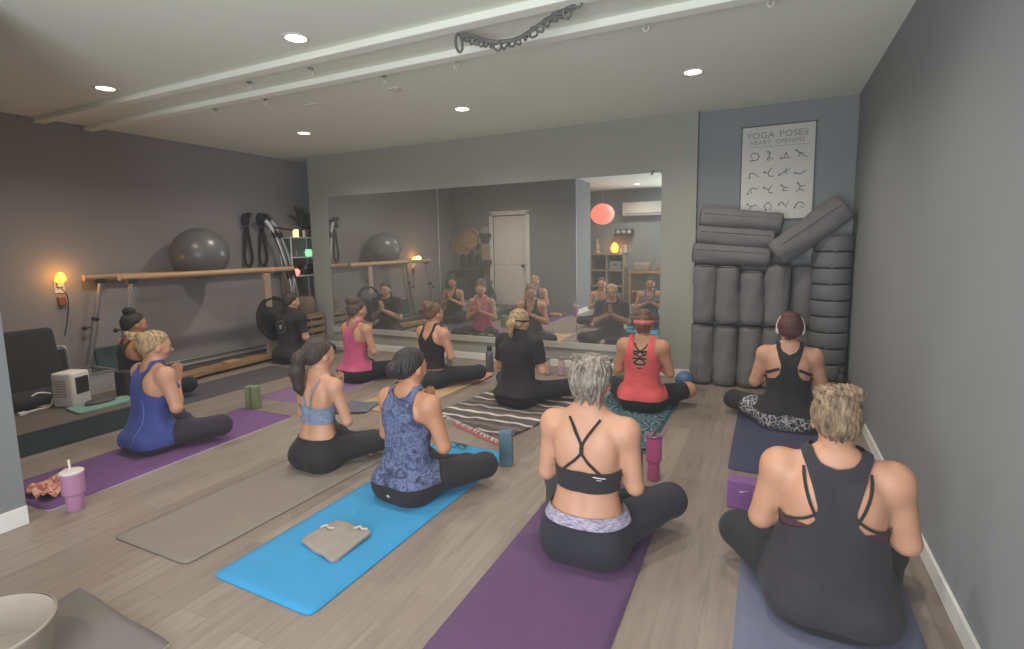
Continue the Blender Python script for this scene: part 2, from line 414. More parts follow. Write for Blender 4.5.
class Person:
    def __init__(s, P):
        s.P = P; g = P.get('girth', 1.0); sh = P.get('shoulder', 1.0); hip = P.get('hip', 1.0); arm = P.get('armr', g)
        lean = P.get('lean', .05); s.lean = lean; kx = P.get('kx', .31); ky = P.get('ky', .36); s.sc = P.get('scale', 1.0)
        cyf = lambda z: lean*(np.clip(z, 0, 1)/.6)**1.5
        s.cyf = cyf
        zs = np.array([-.02, .0, .04, .10, .16, .22, .28, .34, .40, .46, .52, .56, .59, .62, .66])
        rx = np.array([.14, .165, .185, .19, .178, .155, .138, .137, .145, .153, .156, .148, .118, .075, .055])*np.interp(zs, [0, .2, .3, .6, .66], [hip, hip, g, g, 1])
        ry = np.array([.10, .12, .14, .142, .132, .115, .102, .100, .105, .108, .104, .092, .075, .06, .052])*np.interp(zs, [0, .3, .6, .66], [g**.8, g, g, 1])
        rx = np.where((zs > .5) & (zs < .63), rx*sh, rx)
        zf = np.linspace(-.02, .66, 60)
        def spl(v):
            k = np.interp(zf, zs, v); k = np.convolve(np.pad(k, 2, 'edge'), np.ones(5)/5, 'valid'); return k
        rxf, ryf = spl(rx), spl(ry)
        def torso(Q):
            z = Q[..., 2]; a = np.interp(z, zf, rxf); b = np.interp(z, zf, ryf); y = Q[..., 1]-cyf(z)
            k = np.sqrt((Q[..., 0]/a)**2+(y/b)**2+1e-9); gk = np.sqrt((Q[..., 0]/a**2)**2+(y/b**2)**2+1e-9)
            d = k*(k-1)/gk
            dz = np.maximum(z-.65, -.01-z); return np.maximum(d, dz)
        torso.bb = (np.array([-.3, -.25, -.02]), np.array([.3, .35, .67]))
        T = [('+', .02, torso)]; off = lambda z: float(cyf(np.array(z)))
        for q in (-1, 1):
            T.append(('+', .05, ell((q*.088*hip, -.055, .085), (.105*hip, .10*g**.7, .088))))
            T.append(('+', .04, ell((q*.078*sh, -.062*g+off(.50), .50), (.055, .035*g, .085))))
            if P.get('bust', 1): T.append(('+', .04, ell((q*.07*g, .075*g+off(.44), .44), (.062*g, .058*P.get('bust', 1), .06))))
        if g > 1.12:
            T.append(('+', .06, ell((0, .05+off(.25), .25), (.15*g, .12*g, .12))))
        T.append(('-', .035, rcone((0, -.124*g+off(.26), .26), (0, -.128*g+off(.54), .54), .018, .016)))
        s.spine = T.pop()
        ho = off(.70)+P.get('headfwd', .02)
        N = [('+', .03, rcone((0, off(.60)-.008, .60), (0, ho-.012, .735), .056, .051))]
        for q in (-1, 1): N.append(('+', .05, rcone((q*.035, off(.62)-.022, .635), (q*.145*sh, off(.58)-.01, .577), .036*g**.5, .042*g**.5)))
        # head
        hr = Euler((P.get('nod', .12)*-1, P.get('tilt', 0), P.get('turn', 0))).to_matrix(); R = np.array(hr); piv = np.array([0, ho-.012, .72])
        s.R, s.piv = R, piv
        def hp(p): return piv+R @ (np.array(p)-np.array([0, 0, .735]))
        s.hp = hp; rot = lambda c, r: ell(hp(c), r, R)
        hc = P.get('headc', 1.04); s.hc = hc
        H = [('+', .02, rot((0, -.012, .802), (.074*hc, .092*hc, .084*hc))), ('+', .03, rot((0, .022, .757), (.058, .068, .074))), ('+', .02, rot((0, .052, .707), (.030, .028, .022))),
             ('+', .008, rcone(hp((0, .084, .778)), hp((0, .103, .752)), .008, .0125)), ('+', .010, rot((0, .072, .796), (.045, .022, .010))),
             ('+', .006, rot((0, .079, .731), (.023, .012, .0055))), ('+', .006, rot((0, .077, .721), (.020, .012, .0055)))]
        for q in (-1, 1):
            H.append(('+', .006, rot((q*.077, -.004, .768), (.010, .021, .031))))
            H.append(('-', .010, rot((q*.030, .094, .783), (.016, .010, .008))))
            H.append(('+', .02, rot((q*.036, .055, .752), (.022, .022, .02))))
        # arms in prayer position
        A = []; B = []
        s.shj = {}
        hz = P.get('handz', .45); hy = P.get('handy', .168)+off(.45)
        for q in (-1, 1):
            sj = np.array([q*.168*sh*g**.35, off(.565)-.004, .562]); ej = np.array([q*P.get('elx', .232)*g**.35, P.get('ely', .055)+off(.3), P.get('elz', .325)])
            wj = np.array([q*.024, hy, hz]); s.shj[q] = (sj, ej, wj)
            A += [('+', .045, ell(sj, (.053*arm, .056*arm, .058*arm))), ('+', .03, rcone(sj, ej, .049*arm, .038*arm))]
            B += [('+', .012, rcone(ej, ej+(wj-ej)*.35, .038*arm, .038*arm)), ('+', .012, rcone(ej+(wj-ej)*.35, wj, .038*arm, .0235))]
            up = np.array([0, .17, .985]); fw = np.array([0, .985, -.17])
            for o in (-.025, 0, .024): B.append(('+', .008, rcone(wj+np.array([-q*.008, 0, 0])+fw*o*.7, np.array([q*.0135, hy, hz])+up*.085+fw*o, .0145, .0125)))
            base = np.array([q*.0125, hy, hz])+up*.088
            for o, L in ((-.030, .058), (-.0105, .070), (.0095, .076), (.0285, .066)):
                k = base+fw*o; m = k+up*L*.55+np.array([q*.002, 0, 0]); B += [('+', .004, rcone(k, m, .0095, .0085)), ('+', .003, rcone(m, k+up*L-np.array([q*.001, 0, 0]), .0085, .0068))]
            tb = np.array([q*.013, hy, hz])+up*.03-fw*.028; B += [('+', .006, rcone(tb, tb+up*.03-fw*.022, .012, .0105)), ('+', .004, rcone(tb+up*.03-fw*.022, tb+up*.062-fw*.026, .0105, .0075))]
        L = []; SH = []; FT = []
        for q in (-1, 1):
            kk = P.get('kl', None) if q < 0 else P.get('kr', None); kxx, kyy, kz = kk if kk else (kx, ky, P.get('kz', .125))
            hj = np.array([q*.092*hip, .02, .105]); kj = np.array([q*kxx, kyy, kz]); front = .05 if q > 0 else 0
            aj = np.array([-q*.06, .325+front, .055+front*.3]); s.knee = kj
            L += [('+', .04, rcone(hj, kj, .096*hip*g**.3, .068*g**.5)), ('+', .03, ell(kj, (.067*g**.4,)*3))]
            mj = kj+(aj-kj)*.4; SH += [('+', .03, rcone(kj, mj, .056, .055*g**.4)), ('+', .02, rcone(mj, aj, .054*g**.4, .034))]
            tj = aj+np.array([-q*.15, -.05, -.022]); FT += [('+', .02, rcone(aj, tj, .034, .020)), ('+', .015, rcone(aj, aj+np.array([-q*.02, .045, -.012]), .030, .027))]
            for o in range(5): FT.append(('+', .004, rcone(tj+np.array([0, -.022+o*.011, 0]), tj+np.array([-q*(.032-.004*abs(o-1)), -.024+o*.011, -.004]), .0095, .0075)))
        s.groups = dict(T=T, N=N, H=H, A=A, B=B, L=L, S=SH, F=FT)
        order = T+L+SH+FT+N+[s.spine]+H+A+B
        vox = P.get('vox', .0075)/s.sc
        bb0 = np.min([f.bb[0] for o, k, f in order], 0)-.03; bb1 = np.max([f.bb[1] for o, k, f in order], 0)+.03; bb0[2] = -.02
        F, ax = field(order, bb0, bb1, vox)
        zz = ax[2][None, None, :]; F = np.maximum(F, (-zz+.0005).astype(np.float32))   # sits flat on the mat
        V, Q = nets(F, bb0, vox); s.V = smooth_lap(V, Q, 2, .4); s.Q = Q
        s.T = np.concatenate([Q[:, [0, 1, 2]], Q[:, [0, 2, 3]]]); s.N = vnormals(s.V, s.T); s.bvh = None
        V = s.V
        for nme, pr in s.groups.items(): setattr(s, 'd'+nme, np.min([f(V) for o, k, f in pr if o == '+'], 0))
        s.y = V[:, 1]-cyf(V[:, 2]); s.x = np.abs(V[:, 0]); s.z = V[:, 2]
    # garments -------------------------------------------------
    def clothes(s, name, sfield, off, mat, folds=0.0, freq=30, seed=0):
        V, T, it = clip(s.V, s.T, sfield); N = it(s.N); N /= np.maximum(np.linalg.norm(N, axis=1), 1e-9)[:, None]
        d = np.full(len(V), off)
        if folds:
            r = np.random.default_rng(seed); a = 0
            for _ in range(5):
                k = r.normal(size=3)*freq*np.array([.5, .5, 1.2]); a = a+np.sin(V @ k+r.uniform(0, 6.28))
            d = d+folds*np.clip(a/2.5, -1, 1.2)+folds*.3
        V = V+N*d[:, None]; V[:, 2] = np.maximum(V[:, 2], .001)
        o = np_mesh(name, V*s.sc, T, mat, s.root); return o
    def ribbon(s, name, pts, w, mat, off=.006, side=-1, n=40):
        if s.bvh is None: s.bvh = BVHTree.FromPolygons(s.V.tolist(), s.Q.tolist())
        P = bez([(p[0], p[1], 0) for p in pts], n); bm = bmesh.new(); prev = None
        for i, p in enumerate(P):
            t = (P[min(i+1, n-1)]-P[max(i-1, 0)]).normalized(); nn = Vector((-t.y, t.x, 0))*w/2; row = []
            for k in (-1, 0, 1):
                q = p+nn*k; h = s.bvh.ray_cast(Vector((q.x, side*1.0, q.y)), Vector((0, -side, 0)))
                if h[0] is None: row = None; break
                row.append(bm.verts.new((h[0]+h[1]*(off+(.0015 if k == 0 else 0)))*s.sc))
            if row and prev:
                for k in (0, 1): bm.faces.new((prev[k], prev[k+1], row[k+1], row[k]))
            prev = row
        me = bpy.data.meshes.new(name); bm.to_mesh(me); bm.free(); return link(name, me, mat, s.root, smooth=True)
    def wmask(s): return sstep(s.y, -.03, .03)
    def f_leg(s, waist=.25, drop=.02, cut='ankle'):
        wl = waist-drop*(1-s.wmask()); body = np.minimum(np.minimum(s.dT, s.dL), s.dS); f = np.minimum(np.maximum(wl-s.z, np.minimum(s.dT-s.dL, s.dT-.02)), np.minimum(np.minimum(s.dA, s.dB), s.dH)-np.minimum(s.dT, np.minimum(s.dL, s.dS))+.012)
        f = np.minimum(f, s.dF-np.minimum(np.minimum(s.dT, s.dL), s.dS)-.004)
        if cut == 'short': f = np.minimum(f, s.dS-np.minimum(s.dT, s.dL)-.03)
        if cut == 'crop': f = np.minimum(f, s.dF-.10)
        return f
    def f_tank(s, hem=.17, wob=None, wof=None, wib=None, wif=None, am=.004, z_arm=None):
        wob = wob or ([.38, .42, .48, .54, .60, .64], [.5, .15, .085, .062, .078, .09])
        wof = wof or ([.38, .44, .50, .56, .62], [.5, .145, .115, .095, .09])
        wib = wib or ([.565, .575, .60, .63], [-.1, .0, .045, .06])
        wif = wif or ([.46, .48, .52, .62], [-.1, .0, .05, .062])
        w = s.wmask(); wo = np.interp(s.z, *wob)*(1-w)+np.interp(s.z, *wof)*w; wi = np.interp(s.z, *wib)*(1-w)+np.interp(s.z, *wif)*w
        f = np.minimum(np.minimum(s.z-hem, wo-s.x), s.x-wi)
        f = np.minimum(f, np.minimum(s.dA, s.dB)-s.dT+am+np.where(s.x < wo*.98, 0, 0)+sstep(s.z, .52, .58)*.05)
        f = np.minimum(f, s.dL-s.dT+.035); f = np.minimum(f, np.minimum(s.dB, s.dH)-np.minimum(s.dT, s.dN)+.01); return np.minimum(f, .665-s.z)
    def f_tee(s, hem=.14, tcut=.62, neck=.082):
        arm = np.full(len(s.V), 1.0)
        for q in (-1, 1):
            sj, ej, wj = s.shj[q]; ab = ej-sj; t = ((s.V-sj) @ ab)/(ab @ ab); m = (np.sign(s.V[:, 0]) == q) & (s.dA < s.dT+.01); arm = np.where(m, (tcut-t)*.28, arm)
        f = np.minimum(s.z-hem, arm); nk = np.sqrt((s.V[:, 0]/1.15)**2+(s.y-.01)**2)-neck*.78
        f = np.minimum(f, np.where(s.z > .5, np.maximum(nk, .615-s.z), 1)); f = np.minimum(f, s.dB-np.minimum(s.dT, s.dA)+.006); f = np.minimum(f, s.dL-s.dT+.04)
        return np.minimum(f, s.dH-np.minimum(s.dN, np.minimum(s.dT, s.dA))-.01)
    def f_band(s, z0, z1b, z1f):
        w = s.wmask(); z1 = z1b*(1-w)+z1f*w
        return np.minimum(np.minimum(s.z-z0, z1-s.z), np.minimum(s.dA, s.dB)-s.dT+.002)
    # hair -----------------------------------------------------
    def hair(s, style, mat, extra=None):
        hp, R, hc = s.hp, s.R, s.hc; E_ = lambda c, r: ell(hp(c), r, R); C = lambda a, b, r1, r2: rcone(hp(a), hp(b), r1, r2)
        vol = s.P.get('hairvol', 1.0); pr = [('+', .01, E_((0, -.020, .806), (.083*hc*vol, .103*hc*vol, .092*hc*vol)))]
        # nape
        pr.append(('+', .03, E_((0, -.060, .755), (.062*vol, .050*vol, .045))))
        add = []
        if style == 'low_bun': add += [('+', .012, E_((0, -.125, .775), (.055, .042, .048))), ('+', .006, E_((.012, -.15, .785), (.034, .024, .03)))]
        if style == 'top_bun': add += [('+', .012, E_((0, -.055, .905), (.062, .056, .044))), ('+', .006, E_((.025, -.06, .925), (.034, .032, .026))), ('+', .006, E_((-.028, -.05, .918), (.03, .03, .026)))]
        if style == 'loop_bun':
            add += [('+', .012, E_((0, -.082, .868), (.066, .046, .040)))]
            for cx, cy, cz, rx, rz, tl in ((.032, -.095, .888, .040, .022, .25), (-.036, -.098, .884, .042, .024, -.2), (.0, -.112, .880, .046, .018, .05), (.012, -.085, .905, .040, .014, .12), (-.02, -.075, .898, .05, .016, -.1)):
                q_ = [(cx+rx*math.cos(t), cy-.014*math.sin(t), cz+rz*math.sin(t)+tl*.5*rx*math.cos(t)) for t in np.linspace(0, 2*PI, 11)]
                add += [('+', .004, C(u_, v_, .0125, .0125)) for u_, v_ in zip(q_, q_[1:])]
            for k in range(9):
                x_ = -.06+.015*k; add.append(('+', .008, C((x_*1.1, -.105+9*x_*x_, .79), (x_*.55, -.115+3*x_*x_, .86), .015, .013)))
            add += [('+', .006, C((x_, -.097+8*x_*x_, .755), (x_*.9+.006, -.088+8*x_*x_, .70+abs(x_)*.3), .012, .003)) for x_ in (-.05, -.03, -.012, .008, .028, .048)]
        if style == 'puff': add += [('+', .02, E_((0, -.06, .885), (.078, .078, .062)))]
        if style == 'curly_up': add += [('+', .012, E_((0, -.075, .865), (.072, .06, .05))), ('+', .008, E_((.03, -.10, .845), (.04, .035, .04))), ('+', .008, E_((-.032, -.09, .88), (.04, .036, .036)))]
        if style == 'messy_pony': add += [('+', .012, E_((0, -.11, .845), (.038, .036, .036))), ('+', .008, C((0, -.125, .85), (-.02, -.185, .865), .028, .018)), ('+', .006, C((0, -.125, .845), (.03, -.175, .83), .022, .010)), ('+', .006, C((0, -.13, .84), (-.04, -.18, .835), .020, .007))]
        if style == 'long_pony': add += [('+', .015, C((0, -.105, .815), (-.005, -.150, .77), .034, .042)), ('+', .02, C((-.005, -.150, .77), (-.012, -.165, .68), .044, .047)), ('+', .02, C((-.012, -.165, .68), (-.01, -.150, .57), .047, .034)), ('+', .01, C((-.01, -.150, .57), (.0, -.138, .52), .032, .010))]
        if style == 'low_pony': add += [('+', .012, C((0, -.10, .80), (0, -.135, .755), .034, .036)), ('+', .015, C((0, -.135, .755), (.0, -.135, .69), .036, .026)), ('+', .006, C((0, -.132, .70), (.03, -.118, .635), .016, .004)), ('+', .006, C((0, -.132, .70), (-.022, -.12, .64), .014, .004)), ('+', .006, C((0, -.132, .70), (.008, -.125, .62), .012, .004))]
        if style == 'short':
            pr.append(('+', .02, E_((0, -.045, .80), (.088*hc, .090*hc, .085*hc))))
            for i in range(11):
                x = -.055+.011*i; add.append(('+', .006, C((x, -.092+.25*x*x*10, .75), (x*1.05+rng.uniform(-.008, .008), -.072+rng.uniform(-.006, .006), .678+rng.uniform(-.012, .016)), .013, .003)))
            for i in range(30):
                a = rng.uniform(0, 6.28); h = rng.uniform(.83, .89); r = .062; add.append(('+', .008, C((r*math.cos(a), r*math.sin(a)-.03, h-.01), ((r+.03)*math.cos(a+.5), (r+.034)*math.sin(a+.5)-.03, h+rng.uniform(-.02, .014)), .016, .006)))
        if style == 'buzz': pass
        if style == 'crop_up': add += [('+', .02, E_((0, -.045, .88), (.066, .066, .04)))]+[('+', .008, C((rng.uniform(-.05, .05), -.09, .76), (rng.uniform(-.05, .05), -.088, .70), .018, .005)) for _ in range(7)]
        if extra: add += extra(E_, C)
        allp = pr+add; lo = np.min([f.bb[0] for _, _, f in allp], 0)-.03; hi = np.max([f.bb[1] for _, _, f in allp], 0)+.03; vox = .005/s.sc if s.P.get('vox', .0075) < .007 else .006/s.sc
        F, ax = field(pr, lo, hi, vox); G = np.stack(np.meshgrid(*ax, indexing='ij'), -1); L = (G-s.piv) @ R+np.array([0, 0, .735])
        x, y, z = L[..., 0], L[..., 1], L[..., 2]
        front = (y-.052)-(z-.845)*1.0                       # hairline over the forehead
        nape = (.705+np.maximum(0, y+.075)*.75)-z            # rises in front of the nape
        temple = np.where(z < .80, (y-.012)-(z-.80)*.15, -1)
        F = smax(smax(smax(F, front, .012), nape, .012), temple, .008)
        F2, _ = field(add, lo, hi, vox) if add else (np.full_like(F, .5), 0)
        F = smin(F, F2, .012)
        am = s.P.get('strand', .0024); th = np.arctan2(x, -(y+.02)); F = F+am*np.sin(th*34+np.sin(z*55+th*3)*1.6)+am*.8*np.sin(x*340+z*120)*np.cos(y*260)
        V, Q = nets(F, lo, vox); V = smooth_lap(V, Q, 1, .35)
        return np_mesh('hair', V*s.sc, Q, mat, s.root)
    def make(s, label, skin_mat, loc, rz=0, group=None):
        s.root = empty('person', loc, rz); tag(s.root, label, 'person', group)
        o = np_mesh('body', s.V*s.sc, s.Q, skin_mat, s.root)
        lips = ell(s.hp((0, .088, .726)), (.024, .014, .012), s.R)(s.V) < 0
        o.data.materials.append(plain('lips', '#8e4a47', .45)); o.data.polygons.foreach_set('material_index', lips[s.Q].all(1).astype(np.int32))
        for q in (-1, 1):
            e = MB().sph((0, 0, 0), .0095, u=12, v=8); c = s.hp((q*.030, .0765, .782)); ob = e.build('eye', plain('eye_lid', '#8f6a58', .5), s.root, Vector(c)*s.sc, smooth=True)
        for q in (-1, 1):
            bw = [Vector(s.hp((q*x, y, z)))*s.sc for x, y, z in ((.013, .0915, .7985), (.024, .0905, .8025), (.036, .0845, .8015), (.046, .0735, .7965))]
            MB().tube(bez(bw, 10), [.0022, .003, .0032, .0032, .003, .0028, .0026, .0022, .0018, .001], 6, flat=.7).build('eyebrow', plain('eyebrow', '#4a372d', .7), s.root, smooth=True)
            ls = [Vector(s.hp((q*x, y, z)))*s.sc for x, y, z in ((.0185, .0850, .7815), (.026, .0868, .7785), (.034, .0845, .7785), (.0425, .0765, .7810))]
            MB().tube(bez(ls, 10), .0013, 5).build('eyelash', plain('eyelash', '#2a201c', .6), s.root, smooth=True)
        return s
    def headband(s, mat, name='headband', z0=.775, z1=.82, tilt=0):
        # ring around the skull
        mb = MB(); n = 48; rows = []
        for zz, o in ((z0, .0), ((z0+z1)/2, .003), (z1, .0)):
            ring = []
            for i in range(n):
                a = 2*PI*i/n; vol = s.P.get('hairvol', 1.0); k = math.sqrt(max(.05, 1-((zz-.806)/(.100*vol))**2)); p = s.hp((.0885*vol*k*math.cos(a)*(1+o), -.020+.1085*vol*k*math.sin(a)*(1+o), zz+tilt*math.sin(a))); ring.append(mb.bm.verts.new(Vector(p)*s.sc))
            rows.append(ring)
        for A, B in zip(rows, rows[1:]):
            for i in range(n): mb.bm.faces.new((A[i], A[(i+1) % n], B[(i+1) % n], B[i]))
        o = mb.build(name, mat, s.root, smooth=True, angle=80); md = o.modifiers.new('thick', 'SOLIDIFY'); md.thickness = .004; return o

SK = dict(fair=skin('skin_fair', '#bb8c71'), tan=skin('skin_tan', '#b38163'), warm=skin('skin_warm', '#bd8d71'), pale=skin('skin_pale', '#c39884'))
HA = dict(black=hairm('hair_black', '#0b090a', '#221d1e'), dark=hairm('hair_dark', '#1c1413', '#3c2c27'), brown=hairm('hair_brown', '#3a2923', '#7a5a45'), blonde=hairm('hair_blonde', '#553d28', '#c6a678'), grey=hairm('hair_grey', '#2f2a27', '#9b9186'), hilite=hairm('hair_highlight', '#35281f', '#9c8163'), red=hairm('hair_auburn', '#2a1616', '#5a302a'), ash=hairm('hair_ash', '#2e2623', '#5f5249'))
BLK = fabric('black_jersey', '#1d1a1f'); LEG = fabric('black_leggings', '#17151b', bump=.12); NAVL = fabric('navy_leggings', '#191a25', bump=.12)
def tiedye():
    t = NT('navy_tie_dye'); v = t.coord(); f = t.noise(v, 17, 5, .62, 1.6); c = t.ramp(f, [(.36, '#242943'), (.47, '#3e4768'), (.55, '#5f6a8f'), (.66, '#2a304e')]); t.col(c); t.p(Roughness=.9); t.bump(t.noise(v, 25, 3), .25, .01); return t.m
def paisley():
    t = NT('paisley_print'); v = t.coord(); x = t.n('ShaderNodeTexVoronoi', feature='DISTANCE_TO_EDGE'); x.inputs['Scale'].default_value = 26; t.l(v, x.inputs['Vector'])
    w = t.n('ShaderNodeTexWave', wave_type='RINGS'); w.inputs['Scale'].default_value = 22; w.inputs['Distortion'].default_value = 9; w.inputs['Detail'].default_value = 2; t.l(v, w.inputs['Vector'])
    a = t.ramp(x.outputs['Distance'], [(.03, '#a9a6a8'), (.07, '#232226')]); b = t.ramp(w.outputs['Fac'], [(.62, '#1f1e22'), (.8, '#8f8c90')]); t.col(t.mix(.5, a, b, 'SCREEN')); t.p(Roughness=.9); return t.m
def heather(name, a, b):
    t = NT(name); v = t.coord((1, 1, 3)); t.col(t.ramp(t.noise(v, 40, 4, .7), [(.35, a), (.65, b)])); t.p(Roughness=.95); return t.m

def people():
    Z = .007
    # 1 grey cropped hair, strappy bra, centre
    p = Person(dict(vox=.0062, girth=1.0, hip=1.0, scale=1.02, lean=.05, kx=.31, ky=.36, headfwd=.03, shoulder=1.02, hairvol=1.03, nod=.15, strand=.0026, elx=.205, ely=.03, kl=(.26, .36, .14), kr=(.30, .36, .14)))
    p.make('seated woman with short grey hair, strappy black bra and navy leggings on central purple mat', SK['fair'], (-.71, 2.19, Z), 0)
    p.clothes('leggings', p.f_leg(.17, .0), .006, NAVL, .0015, 30, 1)
    p.clothes('waistband', np.minimum(np.minimum(p.f_leg(.245, .03), p.z-.17), p.dL-p.dT+.004), .010, heather('heather_waistband', '#6b6480', '#b4adc0'), .002, 60, 2)['label'] = 'heathered lilac rolled waistband'
    fb = np.minimum(p.f_band(.315, .405, .50), .02+np.where(p.y < 0, 1, np.interp(p.z, [.42, .5], [.2, .1])-p.x)); br = p.clothes('sports_bra', fb, .007, BLK, .0006, 30, 3)
    for q in (-1, 1):
        p.ribbon('bra_strap', [(q*.068, .622), (q*.045, .585), (q*.018, .545), (q*.004, .52)], .013, BLK); p.ribbon('bra_strap', [(q*.004, .478), (q*.03, .45), (q*.062, .42), (q*.085, .395)], .013, BLK)
    p.ribbon('bra_strap', [(0, .53), (0, .50), (0, .47)], .020, BLK)
    for q in (-1, 1): p.ribbon('bra_strap', [(q*.070, .612), (q*.078, .56), (q*.085, .49)], .013, BLK, side=1)
    wm = plain('white_print', '#c9c4c6', .6); p.ribbon('bra_print', [(.052, .392), (.07, .388), (.098, .384)], .005, wm, .0095); p.ribbon('bra_print', [(.066, .378), (.084, .376)], .003, wm, .0095)
    p.hair('short', HA['grey'])
    # 2 front right, dark tank
    p = Person(dict(vox=.0062, girth=1.24, hip=1.12, scale=.95, lean=.06, kx=.31, ky=.30, shoulder=1.06, armr=1.28, hairvol=1.02, nod=.18, kl=(.34, .28, .14), kr=(.235, .36, .13), headc=1.07))
    p.make('seated woman in charcoal racerback tank with highlighted brown bun beside right wall', SK['warm'], (.24, 2.16, Z), 0)
    p.clothes('leggings', p.f_leg(.25, .0), .006, LEG, .0015, 30, 4)
    p.clothes('tank_top', p.f_tank(.055, wob=([.30, .355, .39, .43, .48, .54, .60, .64], [.5, .17, .095, .066, .062, .078, .098, .115]), wib=([.595, .605, .62, .65], [-.1, .0, .05, .07])), .013, fabric('charcoal_heather', '#201e24', '#2d2a32'), .004, 24, 5)
    mar = fabric('maroon_knit', '#3f1f2a'); p.clothes('sports_bra', p.f_band(.34, .40, .46), .008, mar)['label'] = 'maroon bra band showing at the armholes'
    for q in (-1, 1):
        p.ribbon('bra_strap', [(q*.108, .60), (q*.100, .54), (q*.082, .48), (q*.055, .42)], .011, BLK, .009); p.ribbon('bra_strap', [(q*.045, .47), (q*.10, .425), (q*.165, .39)], .011, BLK, .009)
    p.hair('loop_bun', HA['hilite'])
    # 3 navy patterned tank on the blue mat
    p = Person(dict(vox=.0066, girth=.99, hip=1.0, scale=.95, lean=.05, kx=.31, ky=.36, nod=.10, turn=-.15, armr=1.08))
    p.make('seated woman in mottled navy blue tank with black bun on bright blue mat', SK['tan'], (-1.80, 2.31, Z), -.12)
    p.clothes('leggings', p.f_leg(.24, .0), .006, LEG, .0015, 30, 6)
    p.clothes('tank_top', p.f_tank(.115, wob=([.38, .44, .50, .56, .60, .64], [.5, .165, .125, .108, .10, .10]), wib=([.585, .60, .62, .65], [-.1, .0, .05, .066])), .012, tiedye(), .004, 26, 7)
    wm = plain('white_print', '#c9c4c6', .6); p.ribbon('logo_print', [(-.012, .062), (-.006, .068), (.0, .062), (.006, .068), (.012, .062), (.006, .057), (-.006, .057), (-.012, .062)], .004, wm, .010)
    p.hair('low_bun', HA['black'])
    # 4 brunette with long ponytail
    p = Person(dict(vox=.0066, girth=.86, hip=.95, scale=.94, lean=.05, kx=.31, ky=.36, shoulder=.97, armr=.88, turn=-.25, nod=.05))
    p.make('seated woman with long dark ponytail, grey blue bra top and black leggings on grey mat', SK['fair'], (-2.59, 2.42, Z), -.05)
    p.clothes('leggings', p.f_leg(.235, .02), .006, LEG, .0015, 30, 8)
    bl = heather('grey_blue_knit', '#5d6b84', '#7f8da6')
    p.clothes('sports_bra', np.minimum(p.f_band(.315, .43, .50), np.where(p.y < 0, 1, np.interp(p.z, [.42, .5], [.2, .1])-p.x)), .008, bl, .0008, 30, 9)
    for q in (-1, 1): p.ribbon('bra_strap', [(q*.078, .615), (q*.060, .56), (q*.035, .49), (q*.025, .42)], .014, bl, .007)
    p.hair('long_pony', HA['dark'])
    # 5 blonde in royal blue tank
    p = Person(dict(vox=.0068, girth=1.02, hip=1.02, scale=.95, lean=.07, kx=.32, ky=.35, turn=-.3, nod=.16, armr=1.1))
    p.make('seated blonde woman in royal blue racerback tank on purple mat near the platform', SK['fair'], (-3.93, 2.16, Z), -.05)
    p.clothes('leggings', p.f_leg(.24, .0), .006, fabric('plum_leggings', '#241b2a', bump=.12), .0015, 30, 10)
    p.clothes('tank_top', p.f_tank(.06, wob=([.34, .40, .46, .52, .58, .64], [.5, .16, .09, .068, .078, .09])), .012, fabric('royal_blue_knit', '#2b3674', '#3a4690'), .003, 24, 11)
    sm = plain('seam_thread', '#6674b0', .7); p.ribbon('seam', [(-.07, .40), (-.085, .28), (-.09, .16), (-.085, .08)], .005, sm, .017); p.ribbon('seam', [(.07, .40), (.085, .28), (.09, .16), (.085, .08)], .005, sm, .017)
    p.hair('messy_pony', HA['blonde'])
    # 6 pink tank
    p = Person(dict(vox=.008, girth=.95, scale=.97, lean=.05, kx=.31, ky=.36, turn=-.2, nod=.08))
    p.make('seated woman in pink racerback tank with dark hair puffed up high before mirror', SK['fair'], (-3.93, 4.25, Z), -.15)
    p.clothes('leggings', p.f_leg(.23, .0), .006, LEG, .0015, 30, 12); p.clothes('tank_top', p.f_tank(.13), .011, fabric('pink_knit', '#b3476c', '#c4587c'), .003, 26, 13); p.hair('puff', HA['ash'])
    # 7 black tank, curly updo
    p = Person(dict(vox=.008, girth=.98, scale=.95, lean=.05, kx=.36, ky=.36, turn=-.2, nod=.1))
    p.make('seated woman in black scoop back tank and teal black leggings with curly brown updo', SK['fair'], (-3.05, 4.38, Z), -.2)
    p.clothes('leggings', p.f_leg(.20, .01), .006, fabric('dark_teal_leggings', '#1c222a', bump=.12), .0015, 30, 14)
    p.clothes('tank_top', p.f_tank(.20, wob=([.38, .44, .50, .56, .62], [.5, .15, .11, .085, .085]), wib=([.47, .49, .54, .62], [-.1, .0, .05, .062])), .009, BLK, .002, 26, 15); p.hair('curly_up', HA['brown'])
    # 8 black tee, blonde ponytail
    p = Person(dict(vox=.008, girth=1.08, scale=.94, lean=.05, kx=.37, ky=.34, nod=.1, turn=-.15))
    p.make('seated woman in black T-shirt with low blonde ponytail on striped blanket', SK['fair'], (-1.96, 4.10, .025), -.12)
    p.clothes('leggings', p.f_leg(.24, .0), .006, LEG, .0015, 30, 16); p.clothes('t_shirt', p.f_tee(.10, .70), .016, fabric('black_tee', '#1c191e', '#242126'), .006, 22, 17); p.hair('low_pony', HA['blonde']); p.headband(BLK, 'headband', .775, .795)
    # 9 coral tank
    p = Person(dict(vox=.008, girth=1.06, scale=.92, lean=.04, kx=.37, ky=.30, shoulder=1.03, nod=.1, armr=1.15))
    p.make('seated woman in coral tank with black lattice back and coral headband on leaf patterned mat', SK['tan'], (-.94, 4.40, .025), 0)
    p.clothes('shorts', p.f_leg(.22, .0, 'short'), .007, LEG, .0015, 30, 18)
    co = fabric('coral_knit', '#c9474b', '#da5a5c')
